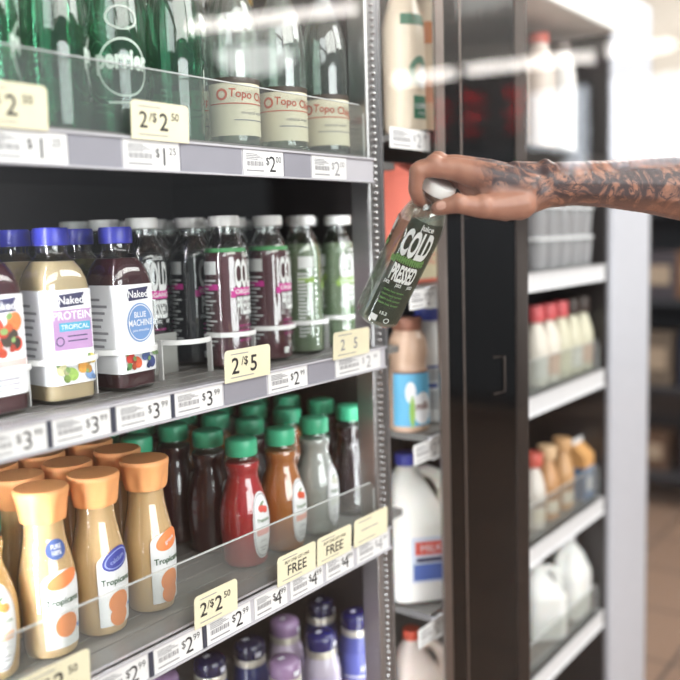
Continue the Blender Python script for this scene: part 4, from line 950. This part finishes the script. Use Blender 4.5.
# tattoo sleeve: from the back of the hand up the arm
wr, el = at_d(470, 185, 1.09), at_d(900, 200, 1.25); axis = (el - wr).normalized()
upv = -down
at_ = me2.attributes.new('ink', 'FLOAT', 'POINT')
ref_th = [at_d(u, v, d) for u, v, d in ((520, 208, 1.085), (480, 210, 1.068), (445, 207, 1.062))]
vals = []
for vtx in me2.vertices:
    s_ = (vtx.co - wr).dot(axis)
    k_ = min(1.0, max(0.0, (s_ + 0.005) / 0.025))
    hh = (vtx.co - (wr + axis * s_)).dot(upv)
    if s_ < 0.075: k_ *= min(1.0, max(0.0, (hh + 0.014) / 0.012))
    else: k_ *= min(1.0, max(0.25, (hh + 0.034) / 0.02))
    vals.append(k_)
at_.data.foreach_set('value', vals)
arm.parent = ap; arm.matrix_parent_inverse = Matrix.Translation(-ap.location)
me2.polygons.foreach_set('use_smooth', [True] * len(me2.polygons))
nm = MB(); nc = at_d(441, 205.5, 1.0538); nx = (at_d(433, 208, 1.058) - at_d(449, 204, 1.0525)).normalized(); nz = (CAM - nc).normalized(); ny = nz.cross(nx)
nm.disc(lambda a, c: tuple(nc + nx * a + ny * c + nz * (0.0022 - 60 * c * c - 14 * a * a)), 0, 0, 0.0062, 0.0052, n=20, rings=4, p=2.6)
no_ = obj('thumb_nail', nm, ap, pm('nail_pink', (206, 160, 144), 0.3, coat=0.3)); no_.matrix_parent_inverse = Matrix.Translation(-ap.location)
# sleeve end
sl = MB(); e0, e1, e2 = at_d(930, 175, 1.27), at_d(975, 135, 1.303), at_d(1040, 80, 1.35)
sl.tube([e0, e1, e2], [0.058, 0.062, 0.07], 24)
so = obj('sleeve', sl, ap, pm('dark_tee', (40, 40, 46), 0.8)); so.matrix_parent_inverse = Matrix.Translation(-ap.location)

# ------------------------------------------------------------------ far end of the store
gd = thing('store_gondola', 'dark store shelving past the white column at the right edge', 'shelving', (4.6, 1.6, 0))
gm = pm('gondola_dark', (44, 46, 52), 0.6)
obj('uprights', MB().box(0.2, 0.3, -1.6, 1.6, 0, 1.75), gd, gm)
for z in (0.15, 0.6, 1.05, 1.5): obj('shelf_board', MB().box(-0.2, 0.2, -1.6, 1.6, z, z + 0.03), gd, gm)
for k in range(18):
    z = (0.181, 0.631, 1.081)[k % 3]; y = 0.15 + 0.22 * (k // 3)
    c = [(120, 84, 60), (70, 64, 70), (96, 72, 58), (52, 60, 80), (110, 96, 84)][(k * 7) % 5]
    w = 0.07 + 0.02 * (k % 3); h = 0.2 + 0.04 * ((k * 5) % 3)
    t = thing('packaged_box', 'blurred packet on the dark store shelving, %s shelf, %s' % (['lowest', 'middle', 'upper'][k % 3], ['nearest the aisle', 'second', 'third', 'fourth', 'fifth', 'farthest'][k // 3] + ' along'), 'packet', (4.55, y, z), 0, 'packets on the dark shelving')
    obj('carton_body', MB().box(-0.08, 0.08, -w, w, 0, h), t, pm('pack_%d_%d_%d' % c, c, 0.5), 0.004)
    obj('printed_panel', MB().box(-0.083, -0.08, -w * 0.7, w * 0.7, h * 0.3, h * 0.7), t, pm('pack_panel', (170, 150, 130), 0.5))
